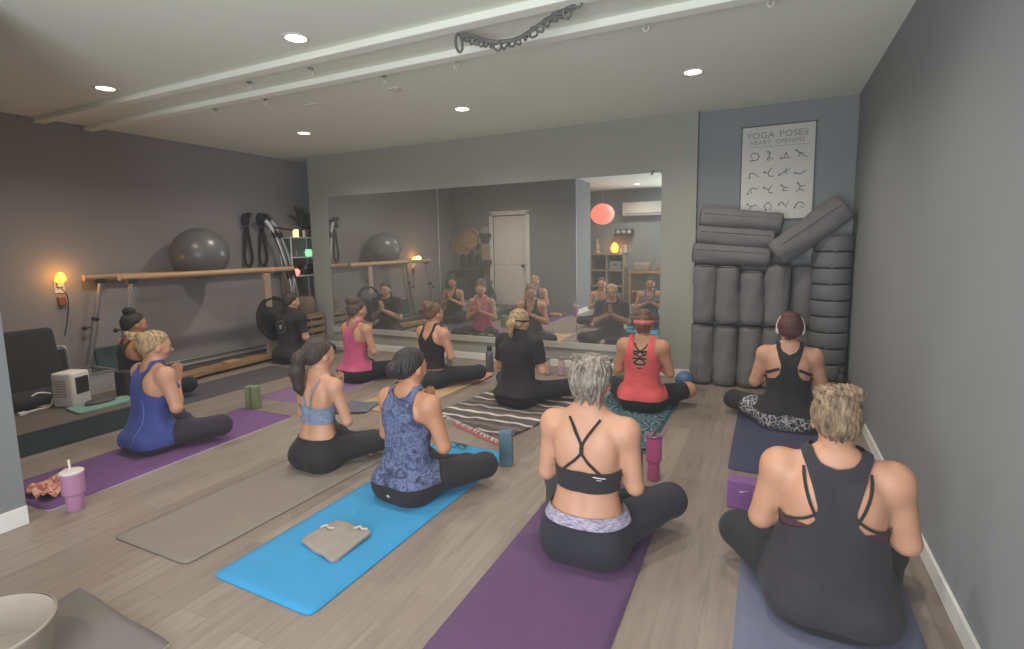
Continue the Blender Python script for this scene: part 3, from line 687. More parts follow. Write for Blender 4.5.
    p.clothes('tank_top', p.f_tank(.10, wob=([.38, .44, .50, .56, .62], [.5, .155, .125, .115, .115]), wib=([.36, .38, .44, .54, .62], [-.1, .02, .058, .062, .068])), .013, co, .003, 24, 19)
    for q in (-1, 1):
        p.ribbon('lattice_strap', [(q*.062, .60), (q*.03, .555), (-q*.05, .50)], .012, BLK, .008); p.ribbon('lattice_strap', [(q*.06, .52), (q*.0, .48), (-q*.055, .43)], .012, BLK, .008)
    for zz in (.535, .475, .425, .39): p.ribbon('lattice_strap', [(-.062, zz), (0, zz-.006), (.062, zz)], .015, BLK, .009)
    p.hair('crop_up', HA['brown']); p.headband(fabric('coral_band', '#c4605c'), 'headband', .765, .815)
    # 10 back right, auburn hair
    p = Person(dict(vox=.008, girth=1.06, hip=1.08, scale=.96, lean=.04, kx=.32, ky=.30, armr=1.15, nod=.14, kl=(.40, .24, .11)))
    p.make('seated woman in black keyhole racerback with auburn hair and white headphones on navy mat', SK['fair'], (.15, 4.40, Z), 0)
    p.clothes('leggings', p.f_leg(.24, .0), .006, BLK, .0015, 30, 20)
    p.clothes('print_panel', np.minimum(p.f_leg(.13, .0), .09-p.y), .010, paisley(), .003, 28, 21)['label'] = 'black and white paisley seat of the leggings'
    p.clothes('tank_top', p.f_tank(.12, wob=([.30, .355, .385, .40, .44, .50, .56, .62], [.5, .17, .15, .088, .062, .055, .075, .09])), .011, fabric('black_tank', '#171519', '#1f1d22'), .002, 26, 22)
    for q in (-1, 1): p.ribbon('back_strap', [(q*.065, .475), (q*.11, .455), (q*.155, .425)], .022, BLK, .009)
    p.P['hairvol'] = 1.08; p.hair('crop_up', HA['red'])
    hpz = MB()
    for q in (-1, 1): hpz.sph(Vector(p.hp((q*.088, -.012, .768)))*p.sc, .024, (.6, .8, 1.2))
    hpz.tube([Vector(p.hp((.098*math.cos(a), -.03-.02*math.sin(a), .785+.128*math.sin(a))))*p.sc for a in np.linspace(0, PI, 20)], .004, 8)
    hp_ = hpz.build('headphones', M['offwhite'], None, None, smooth=True); hp_.location = p.root.location; tag(hp_, 'white headphones worn by auburn haired woman on navy mat', 'headphones')
    # 11 person in printed black tee by the far corner
    p = Person(dict(vox=.009, girth=1.1, shoulder=1.08, scale=.98, lean=.05, kx=.31, ky=.36, bust=0, turn=-.2, nod=.12, armr=1.15, hairvol=.98))
    p.make('seated person in black T-shirt with round pale back print beside wooden crate', SK['pale'], (-5.38, 4.68, Z), -.1)
    p.clothes('trousers', p.f_leg(.24, .0), .008, LEG, .002, 30, 23); p.clothes('t_shirt', p.f_tee(.08, .75), .017, fabric('washed_black_tee', '#1e1d20'), .005, 22, 24); p.hair('buzz', HA['dark'])
    pr = fabric('faded_print', '#8d8a88'); n = 0
    pts = [(.030*math.cos(a)*(1+.15*math.sin(3*a)), .455+.030*math.sin(a)) for a in np.linspace(0, 2*PI, 18)]
    p.ribbon('shirt_print', [(-.030, .455), (0, .458), (.030, .455)], .050, pr, .026)
    for i in range(14):
        a = -PI*.95+i*PI*1.9/13-PI/2; c, s_ = math.cos(a), math.sin(a); p.ribbon('shirt_print', [(.068*c, .455+.068*s_), (.082*c, .455+.082*s_)], .010, pr, .026, n=6)
    # 12 dark bun half hidden at the left
    p = Person(dict(vox=.009, girth=.98, scale=.95, lean=.05, kx=.31, ky=.36, turn=-.25, nod=.12))
    p.make('seated woman with black hair in a bun half hidden behind blonde woman in blue', SK['tan'], (-5.33, 2.82, Z), -.05)
    p.clothes('leggings', p.f_leg(.23, .0), .006, LEG, .0015, 30, 25); p.clothes('tank_top', p.f_tank(.14), .010, fabric('black_tank', '#1d1b1f'), .002, 26, 26); p.hair('top_bun', HA['black'])
# ------------------------------------------------------------------ the room
def box_obj(name, x0, x1, y0, y1, z0, z1, mat, parent=None, bev=0):
    c = ((x0+x1)/2, (y0+y1)/2, (z0+z1)/2); o = MB().box((0, 0, 0), (x1-x0, y1-y0, z1-z0), bev=bev).build(name, mat, parent, c); return o
def room():
    XB = -4.6
    # floor built as one slab
    struct(box_obj('floor', XL-.1, XR+.1, YB-.1, 6.4, -.08, 0, M['floor']))
    struct(box_obj('ceiling', XL-.1, XR+.1, YB-.1, 6.4, ZC, ZC+.08, M['ceiling']))
    struct(box_obj('wall_right', XR, XR+.1, YB-.1, 6.4, 0, ZC, M['wall_right']))
    struct(box_obj('wall_left', XL-.1, XL, BLY1, 6.4, 0, ZC, M['wall_left']))
    struct(box_obj('wall_alcove', -.72, XR, 5.76, 5.86, 0, ZC, M['wall_alcove']))
    struct(box_obj('wall_recess', XL, -5.92, 6.3, 6.4, 0, ZC, M['wall_left']))
    struct(box_obj('wall_mirror', -5.925, -.69, YM+.012, 6.3, 0, ZC, M['wall_mirror']))
    # closet block with the door
    dx0, dx1, dz = -5.30, -4.53, 2.03
    w = MB(); 
    w.box(((BLX+dx1)/2, (BLY0+BLY1)/2, ZC/2), (BLX-dx1, BLY1-BLY0, ZC)).box(((XL+dx0)/2, (BLY0+BLY1)/2, ZC/2), (dx0-XL, BLY1-BLY0, ZC)).box(((dx0+dx1)/2, (BLY0+BLY1)/2, (ZC+dz)/2), (dx1-dx0, BLY1-BLY0, ZC-dz)).box(((dx0+dx1)/2, (BLY0+BLY1)/2-.06, dz/2), (dx1-dx0, BLY1-BLY0-.12, dz))
    struct(w.build('wall_block', M['wall_block']))
    d = MB().box((0, 0, 1.01), (.75, .04, 2.0), bev=.004)
    for zc, h in ((.55, .72), (1.42, .82)):
        for q in (-1, 1): d.box((q*.175, .022, zc), (.26, .012, h), bev=.005)
    do = struct(d.build('door_1', M['offwhite'], None, ((dx0+dx1)/2, BLY1-.03, 0)))
    f = MB()
    for q in (-1, 1): f.box((q*(.385+.04), .045, 1.045), (.08, .025, 2.09), bev=.004)
    f.box((0, .045, 2.075), (.93, .025, .085), bev=.004); f.build('door_frame', M['white'], do)
    k = MB().cyl((0, .02, 0), (0, .07, 0), .012).sph((0, .085, 0), .03).cyl((0, .02, 0), (0, .028, 0), .032); k.build('door_knob', M['black'], do, (.31, 0, .98), smooth=True)
    # far part of the room behind the photographer
    struct(box_obj('wall_nook', XB-.1, XB, YB, BLY0, 0, ZC, M['wall_block']))
    b = MB(); wx0, wx1, wz0, wz1 = -1.75, .35, .05, 2.15
    b.box(((XB+wx0)/2, YB-.05, ZC/2), (wx0-XB, .1, ZC)).box(((XR+wx1)/2, YB-.05, ZC/2), (XR-wx1, .1, ZC)).box(((wx0+wx1)/2, YB-.05, (ZC+wz1)/2), (wx1-wx0, .1, ZC-wz1)).box(((wx0+wx1)/2, YB-.05, wz0/2), (wx1-wx0, .1, wz0))
    struct(b.build('wall_back', M['wall_far']))
    wf = MB()
    for x in (wx0+.03, (wx0+wx1)/2, wx1-.03): wf.box((x, YB-.05, (wz0+wz1)/2), (.06, .08, wz1-wz0))
    for z in (wz0+.03, wz1-.03): wf.box(((wx0+wx1)/2, YB-.05, z), (wx1-wx0, .08, .06))
    wo = struct(wf.build('window_1', M['white']))
    # baseboards
    bb = .085
    struct(box_obj('baseboard_right', XR-.014, XR-.0005, YB, 5.75, 0.001, bb, M['white'], bev=.003))
    struct(box_obj('baseboard_mirror', -5.9, -.69, YM-.002, YM+.0115, 0.001, bb, M['white'], bev=.003))
    struct(box_obj('baseboard_block', BLX, BLX+.014, BLY0, BLY1, 0.001, .10, M['white'], bev=.003))
    struct(box_obj('baseboard_alcove', -.68, XR-.02, 5.745, 5.7595, 0.001, bb, M['white'], bev=.003))
    # ceiling strips
    for i, (y0, y1) in enumerate(((2.715, 2.805), (3.125, 3.215))):
        struct(box_obj('trim_%d' % (i+1), XL, XR, y0, y1, ZC-.045, ZC, M['beam'], bev=.006))
    struct(box_obj('trim_3', -5.58, -1.02, YM-.014, YM+.0115, .225, .298, wallpaint('ledge_paint', '#a8a49c'), bev=.004))
    # mirror of three panes
    mo = empty('wall_mirror_panel', (-3.3, YM, .3)); tag(mo, 'large frameless wall mirror with rounded corners on grey front wall', 'mirror')
    xs = [-5.565, -3.755, -1.945, -1.028]; z0, z1 = .3, 2.115
    for a, b_ in zip(xs, xs[1:]):
        a2, b2 = a+.0025, b_-.0025; poly = []
        rr = .03; rl = rr if a == xs[0] else .002; rq = rr if b_ == xs[-1] else .002
        for cx, cz, r, s0 in ((b2-rq, z1-rq, rq, 0), (a2+rl, z1-rl, rl, PI/2), (a2+rl, z0+rl, rl, PI), (b2-rq, z0+rq, rq, 1.5*PI)):
            for k in range(7): t = s0+k*PI/12; poly.append((cx+r*math.cos(t), cz+r*math.sin(t)))
        m = MB(); m.prism([(x+3.3, z-.3) for x, z in poly], 0, .010)
        o = m.build('mirror_pane', M['mirror'], mo, (0, .012, 0), (PI/2, 0, 0))
    e = MB()
    for x in xs[1:3]: e.box((x+3.3, .0015, .9), (.006, .002, 1.812))
    e.box((xs[0]+3.3-.002, .003, .75), (.006, .006, 1.45)); e.build('edge_strip', M['chrome'], mo)
    cl = MB().box((0, 0, 0), (.012, .012, .05), rot=(0, .6, 0)); cl.build('mirror_clip', M['black'], mo, (-1.12+3.3, -.008, 1.815))

def downlights():
    wm = glow('downlight_glow', '#ffe9b8', 9.0); grp = 'recessed ceiling lights'
    where = {(-4.73, 2.53): 'recessed ceiling light nearest the left wall on near side of strips', (-2.65, 2.51): 'recessed ceiling light on near side of ceiling strips toward picture centre', (-.58, 2.51): 'added unseen ceiling light near right wall on near side of strips',  # the one near the right wall is out of view, added for its light
             (-4.70, 4.48): 'recessed ceiling light in far left ceiling before the mirror', (-2.65, 4.46): 'recessed ceiling light above the middle of mirror wall', (-.58, 4.39): 'recessed ceiling light nearest the poster alcove', (-2.67, -.49): 'recessed ceiling light in the back room seen in mirror', (-.58, .5): 'recessed ceiling light above the photographer'}
    first = None
    for (x, y), lab in where.items():
        r = empty('ceiling_light', (x, y, ZC)); tag(r, lab, 'ceiling light')
        MB().lathe([(.062, -.004), (.066, -.006), (.080, -.005), (.084, -.001), (.084, 0)]).build('trim_ring', M['white'], r, smooth=True)
        MB().lathe([(0, -.002), (.062, -.003), (.062, -.001)]).build('lens', wm, r)
        l = bpy.data.lights.new('downlight', 'SPOT'); l.energy = DL; l.color = (1, .92, .80); l.spot_size = 2.7; l.spot_blend = .8; l.shadow_soft_size = .06
        lo = bpy.data.objects.new('downlight_lamp', l); COL.objects.link(lo); lo.parent = r; lo.location = (0, 0, -.02)

def ceiling_things():
    # bunched cable garland hung between two hooks
    g = empty('hanging_cable', (-1.4, 2.95, ZC)); tag(g, 'bunched dark cable garland swagged under the ceiling strips', 'cable')
    A = Vector((-1.665, 2.82, 2.625)); B = Vector((-.96, 2.78, 2.625)); pts = []
    cm = plain('cable_dark', '#5f625e', .5)
    path = bez([A, A+Vector((.07, .02, -.02)), A+Vector((.18, .05, -.06)), A+Vector((.34, .07, -.055)), A+Vector((.53, .03, -.005)), B], 40)
    path = [Vector(p)-g.location for p in path]
    for k in range(3):
        w = [p+Vector((.006*math.sin(i*1.3+k*2.1), .008*math.cos(i*1.1+k*2.1), .007*math.sin(i*.9+k*2))) for i, p in enumerate(path)]
        MB().tube(w, .0085, 7).build('strand', cm, g, smooth=True)
    for i in range(3, 39, 2):
        p = path[i]; r = .010+.016*((i*7) % 5)/5
        lp = [p+Vector((r*math.cos(a), .010*math.sin(2*a+i), -.018+r*1.15*math.sin(a))) for a in np.linspace(0, 2*PI, 16)[:-1]]
        MB().tube(lp, .0068, 6, closed=True).build('loop', cm, g, smooth=True)
    p = path[0]; lp = [p+Vector((-.02+.022*math.cos(a)-.012*math.sin(a), .01*math.sin(a), -.045+.055*math.sin(a))) for a in np.linspace(0, 2*PI, 20)[:-1]]
    MB().tube(lp, .009, 7, closed=True).build('loop', cm, g, smooth=True)
    p = path[-1]; lp = [p+Vector((.018+.022*math.cos(a), 0, .012+.024*math.sin(a))) for a in np.linspace(0, 2*PI, 18)[:-1]]
    MB().tube(lp, .006, 7, closed=True).build('loop', cm, g, smooth=True)
    for q in (path[0], path[-1]): MB().cyl(q, (q.x, q.y, 0), .003, seg=8).build('hanger', cm, g)
    # pairs of eye hooks
    hk = [(-4.58, 3.34, 'leftmost'), (-3.92, 3.33, 'second from left'), (-2.65, 3.33, 'third from left'), (-2.0, 3.30, 'just left of the cable garland'), (-.70, 3.28, 'just right of the cable garland'), (-.05, 3.27, 'nearest the right wall')]
    hk2 = [(-3.64, 2.96, 'leftmost between the two strips'), (-2.99, 2.95, 'second from left between the two strips')]
    for x, y, w in hk+hk2:
        r = empty('ceiling_hook', (x, y, ZC)); tag(r, 'small clear ceiling ring hook, '+w+(' along the far strip' if y > 3.1 else ''), 'hook')
        MB().cyl((0, 0, 0), (0, 0, -.006), .022).cyl((0, 0, 0), (0, 0, -.026), .004, seg=8).build('plate', M['chrome'], r, smooth=True)
        MB().tube([(.016*math.cos(a), 0, -.040+.018*math.sin(a)) for a in np.linspace(0, 2*PI, 18)[:-1]], .0035, 7, closed=True).build('ring', M['offwhite'], r, smooth=True)
    for x, y, w, s in ((-2.78, 3.65, 'flat square grey ceiling plate between the cable hooks and far light', 'square'), (-3.71, 3.65, 'thin pale ceiling plate to the left of square plate', 'slot')):
        m = MB()
        if s == 'square': m.box((0, 0, -.004), (.09, .09, .008), bev=.003).cyl((0, 0, -.008), (0, 0, -.011), .022)
        else: m.box((0, 0, -.004), (.15, .03, .008), bev=.003)
        tag(m.build('ceiling_plate', M['offwhite'], None, (x, y, ZC)), w, 'ceiling plate')

# ------------------------------------------------------------------ alcove: bolsters, cushions, poster
def capsule_bolster(L, r, seed):
    """fat soft bolster along local z, with creased ends and folds"""
    rr = random.Random(seed); m = MB(); prof = [(0, 0), (r*.25, .004), (r*.62, .008), (r*.89, .018), (r*.99, .048), (r*1.02, L*.25), (r, L*.5), (r*1.02, L*.75), (r*.99, L-.048), (r*.89, L-.018), (r*.62, L-.008), (r*.25, L-.004), (0, L)]
    z = []; seg = 36
    fine = []
    for (a, za), (b, zb) in zip(prof, prof[1:]):
        n = max(1, int((zb-za)/.03))
        for k in range(n): fine.append((a+(b-a)*k/n, za+(zb-za)*k/n))
    fine.append(prof[-1]); m.lathe(fine, seg=seg)
    ph = [rr.uniform(0, 6.28) for _ in range(6)]
    for v in m.bm.verts:
        a = math.atan2(v.co.y, v.co.x); t = v.co.z/L; d = math.hypot(v.co.x, v.co.y)
        if d < 1e-5: continue
        k = 1+.035*math.sin(3*a+ph[0]+t*3)+.026*math.sin(5*a+ph[1]-t*6)+.022*math.sin(t*19+ph[2]+2*math.sin(a))+.02*math.sin(t*41+ph[5]+3*math.sin(2*a))*max(0, math.sin(a*2+ph[3]))+.03*math.sin(2*a+ph[3])*math.cos(t*5)
        e = max(0, 1-min(v.co.z, L-v.co.z)/.05); k *= 1+.035*e*math.sin(14*a+ph[4])
        v.co.x *= k; v.co.y *= k*.97
    return m
def bolsters():
    bm_ = fabric('bolster_canvas', '#625f61', '#6d6a6c', nscale=7, weave=300, bump=.35); sm = fabric('bolster_piping', '#474344')
    g = 'grey bolsters stacked in the alcove'
    def one(lab, loc, rot, L, r, seed):
        root = empty('bolster', loc); root.rotation_euler = rot; tag(root, lab, 'bolster', g)
        m = capsule_bolster(L, r, seed); m.build('cover', bm_, root, smooth=True, angle=60)
        for zz in (.018, L-.018):
            MB().tube([(r*.905*math.cos(a), r*.88*math.sin(a), zz) for a in np.linspace(0, 2*PI, 34)[:-1]], .0045, 6, closed=True).build('piping', sm, root, smooth=True)
        s_ = MB().tube([(r*1.0*math.cos(-1.9), r*.985*math.sin(-1.9), z) for z in np.linspace(.05, L-.05, 14)], .003, 6); s_.build('seam', sm, root, smooth=True)
        return root
    r = .110; xs = [-.588, -.370, -.152, .066]
    nm = ['leftmost', 'second from left', 'third from left', 'fourth from left', 'rightmost']
    for i, x in enumerate(xs):
        one('grey bolster standing in the bottom row, %s' % nm[i], (x, 5.53-.012*(i % 2), .002), (0, 0, i*1.3), .60, r, i)
    one('grey bolster standing in the bottom row beside the round cushion stack', (.272, 5.62, .002), (0, 0, 1), .60, .10, 77)
    tops = [(-.575, 5.52, 1.19), (-.362, 5.51, 1.18), (-.150, 5.52, 1.13), (.065, 5.52, 1.19), (.275, 5.60, 1.18)]
    for i, (x, y, zt) in enumerate(tops):
        one('grey bolster standing in the upper row, %s' % nm[i], (x, y, .607), (0, 0, 2+i*1.7), zt-.607, r if i < 4 else .10, 20+i)
    L = .71
    for i, (x, z, tl) in enumerate(((-.70, 1.305, .075), (-.67, 1.480, .095), (-.64, 1.650, .125))):
        rr = .094 if i else .100
        one('grey bolster lying flat above the upright ones, %s' % ['lowest of three', 'middle of three', 'topmost of three'][i], (x, 5.50, z), (0, PI/2+tl, 0), L+.03*(i == 2), rr, 40+i)
    one('grey bolster leaning diagonally on top against the poster', (.02, 5.44, 1.27), (0, math.radians(53), 0), .70, .122, 60)
def cushions():
    cm = fabric('cushion_vinyl', '#5b5d60', '#66686b', rough=.7, nscale=5, weave=200, bump=.2); dk = plain('cushion_gap', '#1b1b1d', .8); hs = .1435
    nm = ['lowest', 'second from bottom', 'third from bottom', 'fourth from bottom', 'fifth from bottom', 'fifth from top', 'fourth from top', 'third from top', 'second from top', 'topmost']
    base = None
    for i in range(10):
        if base is None:
            base = empty('round_cushion', (.487, 5.55, 0))
            MB().lathe([(0, .012), (.145, .012), (.154, .015), (.158, .024), (.160, .07), (.158, hs-.012), (.154, hs-.003), (.145, hs), (0, hs)], seg=44).build('cover', cm, base, smooth=True, angle=50)
            MB().lathe([(.0, .0), (.150, .0), (.150, .014), (0, .014)], seg=40).build('base_rim', dk, base)
            MB().box((0, -.150, .012), (.03, .014, .010), bev=.003).build('tab', cm, base)
            o = base
        else: o = copytree(base)
        o.location = (0.492+random.uniform(-.004, .004), 5.55+random.uniform(-.004, .004), .001+i*hs); o.rotation_euler = (0, 0, random.uniform(-.15, .15))
        tag(o, 'round dark grey cushion in the tall stack by right wall, %s' % nm[i], 'cushion', 'stack of round grey cushions')
def poster():
    root = empty('poster', (.02, 5.757, 2.045)); tag(root, 'yoga poses poster in thin dark frame on alcove wall', 'poster')
    W, Hh = .625, .88; pm = plain('poster_paper', '#b3b0a8', .35, vary=.04); fm = plain('frame_dark', '#47494b', .5); ink = plain('poster_ink', '#77756f', .7); ink2 = plain('poster_ink_dark', '#5d5b55', .7)
    MB().box((0, 0, 0), (W, .010, Hh)).build('sheet', pm, root, (0, -.006, 0))
    f = MB()
    for q in (-1, 1): f.box((q*W/2, 0, 0), (.012, .018, Hh+.012)); f.box((0, 0, q*Hh/2), (W+.012, .018, .012))
    f.build('frame', fm, root, (0, -.006, 0))
    y = -.0118
    for word, x, z, sz in (('YOGA', -.153, .35, .083), ('POSES', .130, .35, .083), ('HEART', -.150, .285, .056), ('OPENERS', .102, .285, .056)):
        txt('title_word', word, sz, ink, root, (x, y, z), (PI/2, 0, 0), spacing=1.08)
    MB().box((0, y, .245), (.52, .001, .003)).build('rule', ink, root)
    # sixteen small pose drawings, each its own strokes
    P = [ [[(-.3, -.6), (.5, -.5), (.8, .1), (.4, .7), (-.3, .7), (-.6, .2), (-.2, -.2)], [(-.9, -.7), (-.5, -.6)]], [[(-.3, .8), (0, .4), (-.1, -.1), (.5, -.6)], [(0, .4), (.3, .7)], [(-.1, -.1), (-.4, -.6), (.1, -.7)]], [[(-.8, -.5), (.8, -.5)], [(-.3, -.4), (.1, .4), (.3, -.3)]], [[(-.9, .7), (-.3, .1), (.9, -.7)], [(-.3, .1), (-.6, -.6)], [(-.3, .2), (.3, .1)]],
          [[(-.7, -.7), (-.6, 0), (0, .1), (.5, -.3), (.9, -.7)]], [[(-.8, .2), (-.2, 0), (.1, .5), (.5, .8)], [(-.2, 0), (.1, -.6), (.8, -.6)]], [[(-.9, -.5), (-.1, 0), (.9, .6)], [(0, 0), (.2, .8)], [(-.1, 0), (.5, -.4)]], [[(-.9, -.3), (-.2, -.5), (.4, -.2), (.9, 0)]],
          [[(-.9, -.6), (-.5, .2), (.2, .4), (.6, .1), (.9, .6)], [(-.4, .2), (-.2, -.6)]], [[(-.8, .4), (0, 0), (.6, .8)], [(0, 0), (.2, -.6), (.8, -.5)]], [[(-.5, .6), (0, .2), (-.3, -.3), (.6, -.4)], [(0, .2), (.7, .1)]], [[(-.4, .8), (0, .3), (.8, .4)], [(0, .3), (-.2, -.2), (-.7, -.7)], [(-.2, -.2), (.7, -.6)]],
          [[(-.9, .5), (-.2, 0), (.4, .3), (.9, -.1)], [(-.2, 0), (-.5, -.6)]], [[(-.3, -.7), (-.6, 0), (0, .6), (.6, 0), (.3, -.7)]], [[(-.8, .1), (-.3, .6), (.2, 0), (.9, .7)], [(.2, 0), (.5, -.4)]], [[(-.8, -.5), (-.4, .3), (.3, .4), (.8, -.2)], [(.1, -.4), (.8, -.5)]] ]
    for i, st in enumerate(P):
        cx = -.20+.135*(i % 4); cz = .155-.155*(i//4); m = MB(); s_ = .052
        for line in st:
            q = bez([(cx+a*s_, y, cz+b*s_) for a, b in line], 14) if len(line) > 2 else [Vector((cx+a*s_, y, cz+b*s_)) for a, b in line]
            m.tube(q, [.0046-.003*abs(k/(len(q)-1)-.4) for k in range(len(q))], 6)
        a, b = st[0][0]; m.sph((cx+a*s_, y, cz+b*s_), .009, (1, .3, 1), u=10, v=8)
        m.build('pose_drawing', ink2, root)

# ------------------------------------------------------------------ mats and things on the floor
def mats():
    def rub(n, c, **k): return fabric(n, c, nscale=10, weave=260, vary=.06, bump=.2, **k)
    tag(sheet('yoga_mat', [(-2.135, 1.362), (-1.537, 1.345), (-1.525, 3.10), (-2.125, 3.11)], rub('mat_blue', '#2784b8'), edge=rub('mat_blue_edge', '#24739f')), 'bright blue yoga mat under woman in mottled navy tank', 'yoga mat')
    tag(sheet('yoga_mat', [(-2.880, 1.36), (-2.31, 1.362), (-2.26, 3.10), (-2.86, 3.11)], rub('mat_taupe', '#766d64'), edge=rub('mat_taupe_edge', '#57514c')), 'taupe grey yoga mat under woman with long ponytail', 'yoga mat')
    tag(sheet('yoga_mat', [(-4.13, 1.355), (-3.50, 1.365), (-3.575, 3.10), (-4.20, 3.10)], rub('mat_plum', '#5f3a6d'), edge=rub('mat_plum_edge', '#b59fb8')), 'purple yoga mat with pale edge under blonde woman in blue', 'yoga mat')
    tag(sheet('yoga_mat', [(-1.045, 1.10), (-.445, 1.10), (-.47, 2.95), (-1.07, 2.95)], rub('mat_violet', '#50325a'), edge=rub('mat_violet_edge', '#8a7391')), 'dark purple yoga mat under grey haired woman', 'yoga mat')
    tag(sheet('yoga_mat', [(-.070, 1.35), (.53, 1.35), (.53, 3.12), (-.075, 3.12)], rub('mat_slate', '#5c6179'), edge=rub('mat_slate_edge', '#4f5468')), 'slate blue yoga mat under charcoal tank woman by right wall', 'yoga mat')
    tag(sheet('yoga_mat', [(-.195, 3.41), (.43, 3.41), (.42, 5.12), (-.20, 5.12)], rub('mat_navy', '#2c2f4d'), edge=rub('mat_navy_edge', '#3a3c5c')), 'navy yoga mat under auburn haired woman near bolsters', 'yoga mat')
    tag(sheet('yoga_mat', [(-1.32, 3.47), (-.70, 3.45), (-.68, 5.22), (-1.31, 5.22)], rub('mat_teal_base', '#2d5560')), 'dark teal yoga mat showing beneath the leaf patterned towel', 'yoga mat')
    tag(sheet('yoga_mat', [(-3.33, 3.50), (-2.72, 3.48), (-2.70, 5.10), (-3.30, 5.10)], rub('mat_tan', '#a98a68'), edge=rub('mat_tan_edge', '#7c6248')), 'tan yoga mat under woman with curly brown updo', 'yoga mat')
    tag(sheet('yoga_mat', [(-4.38, 3.38), (-3.74, 3.38), (-3.72, 5.10), (-4.36, 5.10)], rub('mat_mauve', '#6f5176'), edge=rub('mat_mauve_edge', '#a78ba8')), 'mauve yoga mat under woman in pink tank', 'yoga mat')
    tag(sheet('yoga_mat', [(-5.42, 2.72), (-4.80, 2.70), (-4.78, 4.42), (-5.40, 4.42)], rub('mat_charcoal', '#413c44'), edge=rub('mat_charcoal_edge', '#5f5862')), 'charcoal yoga mat under dark haired woman at far left', 'yoga mat')
    tag(sheet('yoga_mat', [(-5.90, 4.55), (-5.28, 4.50), (-5.2, 5.5), (-5.85, 5.5)], rub('mat_dim', '#4a444b')), 'dim grey yoga mat under person in printed black tee', 'yoga mat')
    def curl(u, v): return .10*sstep(np.array(v), .86, 1.0)*(.55+.45*(1-u))+.012*math.sin(u*9)*float(sstep(np.array(v), .8, 1))
    tag(sheet('yoga_mat', [(-2.44, -.55), (-1.80, -.57), (-1.86, 1.02), (-2.50, 1.045)], rub('mat_grey', '#625c59'), lift=lambda u, v: float(curl(u, v))*.35, edge=rub('mat_grey_edge', '#b3a99c'), ny=60, rnd=.01), 'grey yoga mat with pale edge and lifted corner beside white tub', 'yoga mat')
    # leaf towel
    t = NT('leaf_print'); v = t.coord((1, 1, 1)); vo = t.n('ShaderNodeTexVoronoi', feature='F1'); vo.inputs['Scale'].default_value = 5.5; vo.inputs['Randomness'].default_value = 1
    t.l(v, vo.inputs['Vector']); sub = t.n('ShaderNodeVectorMath', operation='SUBTRACT'); t.l(v, sub.inputs[0]); t.l(vo.outputs['Position'], sub.inputs[1])
    sp = t.n('ShaderNodeSeparateXYZ'); t.l(sub.outputs[0], sp.inputs[0]); at = t.n('ShaderNodeMath', operation='ARCTAN2'); t.l(sp.outputs[1], at.inputs[0]); t.l(sp.outputs[0], at.inputs[1])
    ml = t.n('ShaderNodeMath', operation='MULTIPLY'); t.l(at.outputs[0], ml.inputs[0]); ml.inputs[1].default_value = 9.0; sn = t.n('ShaderNodeMath', operation='SINE'); t.l(ml.outputs[0], sn.inputs[0])
    nz = t.noise(v, 14, 3); ad = t.n('ShaderNodeMath', operation='ADD'); t.l(sn.outputs[0], ad.inputs[0]); t.l(nz, ad.inputs[1])
    t.col(t.ramp(ad.outputs[0], [(.55, '#22343f'), (.85, '#2c4754'), (1.0, '#587c88')])); t.p(Roughness=.95); t.bump(t.noise(v, 240, 2), .2, .004)
    tag(sheet('yoga_towel', [(-1.305, 3.50), (-.715, 3.48), (-.695, 5.18), (-1.295, 5.18)], t.m, .006, .0075, lift=lambda u, v: .003*math.sin(u*7+v*11)+.003), 'teal palm leaf patterned towel under woman in coral tank', 'towel')
    # striped blanket
    t = NT('striped_blanket'); v = t.coord((1, 1, 1)); sp = t.n('ShaderNodeSeparateXYZ'); t.l(v, sp.inputs[0]); w = t.noise(v, 3, 3); 
    a = t.n('ShaderNodeMath', operation='MULTIPLY_ADD'); t.l(w, a.inputs[0]); a.inputs[1].default_value = .03; t.l(sp.outputs[1], a.inputs[2])
    b = t.n('ShaderNodeMath', operation='MULTIPLY'); t.l(a.outputs[0], b.inputs[0]); b.inputs[1].default_value = 1.9; fr = t.n('ShaderNodeMath', operation='FRACT'); t.l(b.outputs[0], fr.inputs[0])
    c = t.ramp(fr.outputs[0], [(0, '#1c1719'), (.13, '#c9bfba'), (.19, '#2a2224'), (.33, '#3d2f2c'), (.40, '#d2c8c2'), (.47, '#4b3c38'), (.58, '#171315'), (.70, '#b0a39d'), (.76, '#1e181a'), (.90, '#5b4a45')], 'CONSTANT')
    dash = t.noise(t.coord((14, 60, 1)), 3, 2); c = t.mix(.16, c, t.ramp(dash, [(.4, '#3a3032'), (.6, '#d0c5bf')])); t.col(c); t.p(Roughness=1); t.bump(t.noise(v, 200, 3), .5, .006)
    bl = sheet('striped_blanket', [(-2.49, 3.66), (-1.70, 3.27), (-1.40, 4.45), (-2.30, 4.95)], t.m, .012, .002, nx=30, ny=50, rnd=.02, lift=lambda u, v: .005+.005*math.sin(u*13+v*5)*math.sin(v*17)+.003*math.sin(u*31)); tag(bl, 'black, brown and cream striped blanket under woman in black tee', 'blanket')
    fr_ = MB(); rr = random.Random(3)
    P0, P1 = Vector((-2.49, 3.66, 0))-bl.location, Vector((-1.70, 3.27, 0))-bl.location; P0.z = P1.z = .008
    for i in range(46):
        p = P0.lerp(P1, (i+.5)/46); fr_.tube([p+Vector((0, .01, 0)), p+Vector((rr.uniform(-.01, .01), -.02, .003)), p+Vector((rr.uniform(-.02, .02), -.045, -.002))], .0045, 5)
    fr_.build('fringe', fabric('fringe_cream', '#b9aaa6'), bl)
    tag(sheet('red_mat', [(-2.22, 3.44), (-1.66, 3.18), (-1.62, 3.29), (-2.18, 3.54)], fabric('red_strip', '#8e4650'), .004, .001), 'dull red mat edge peeking out beneath striped blanket', 'mat')
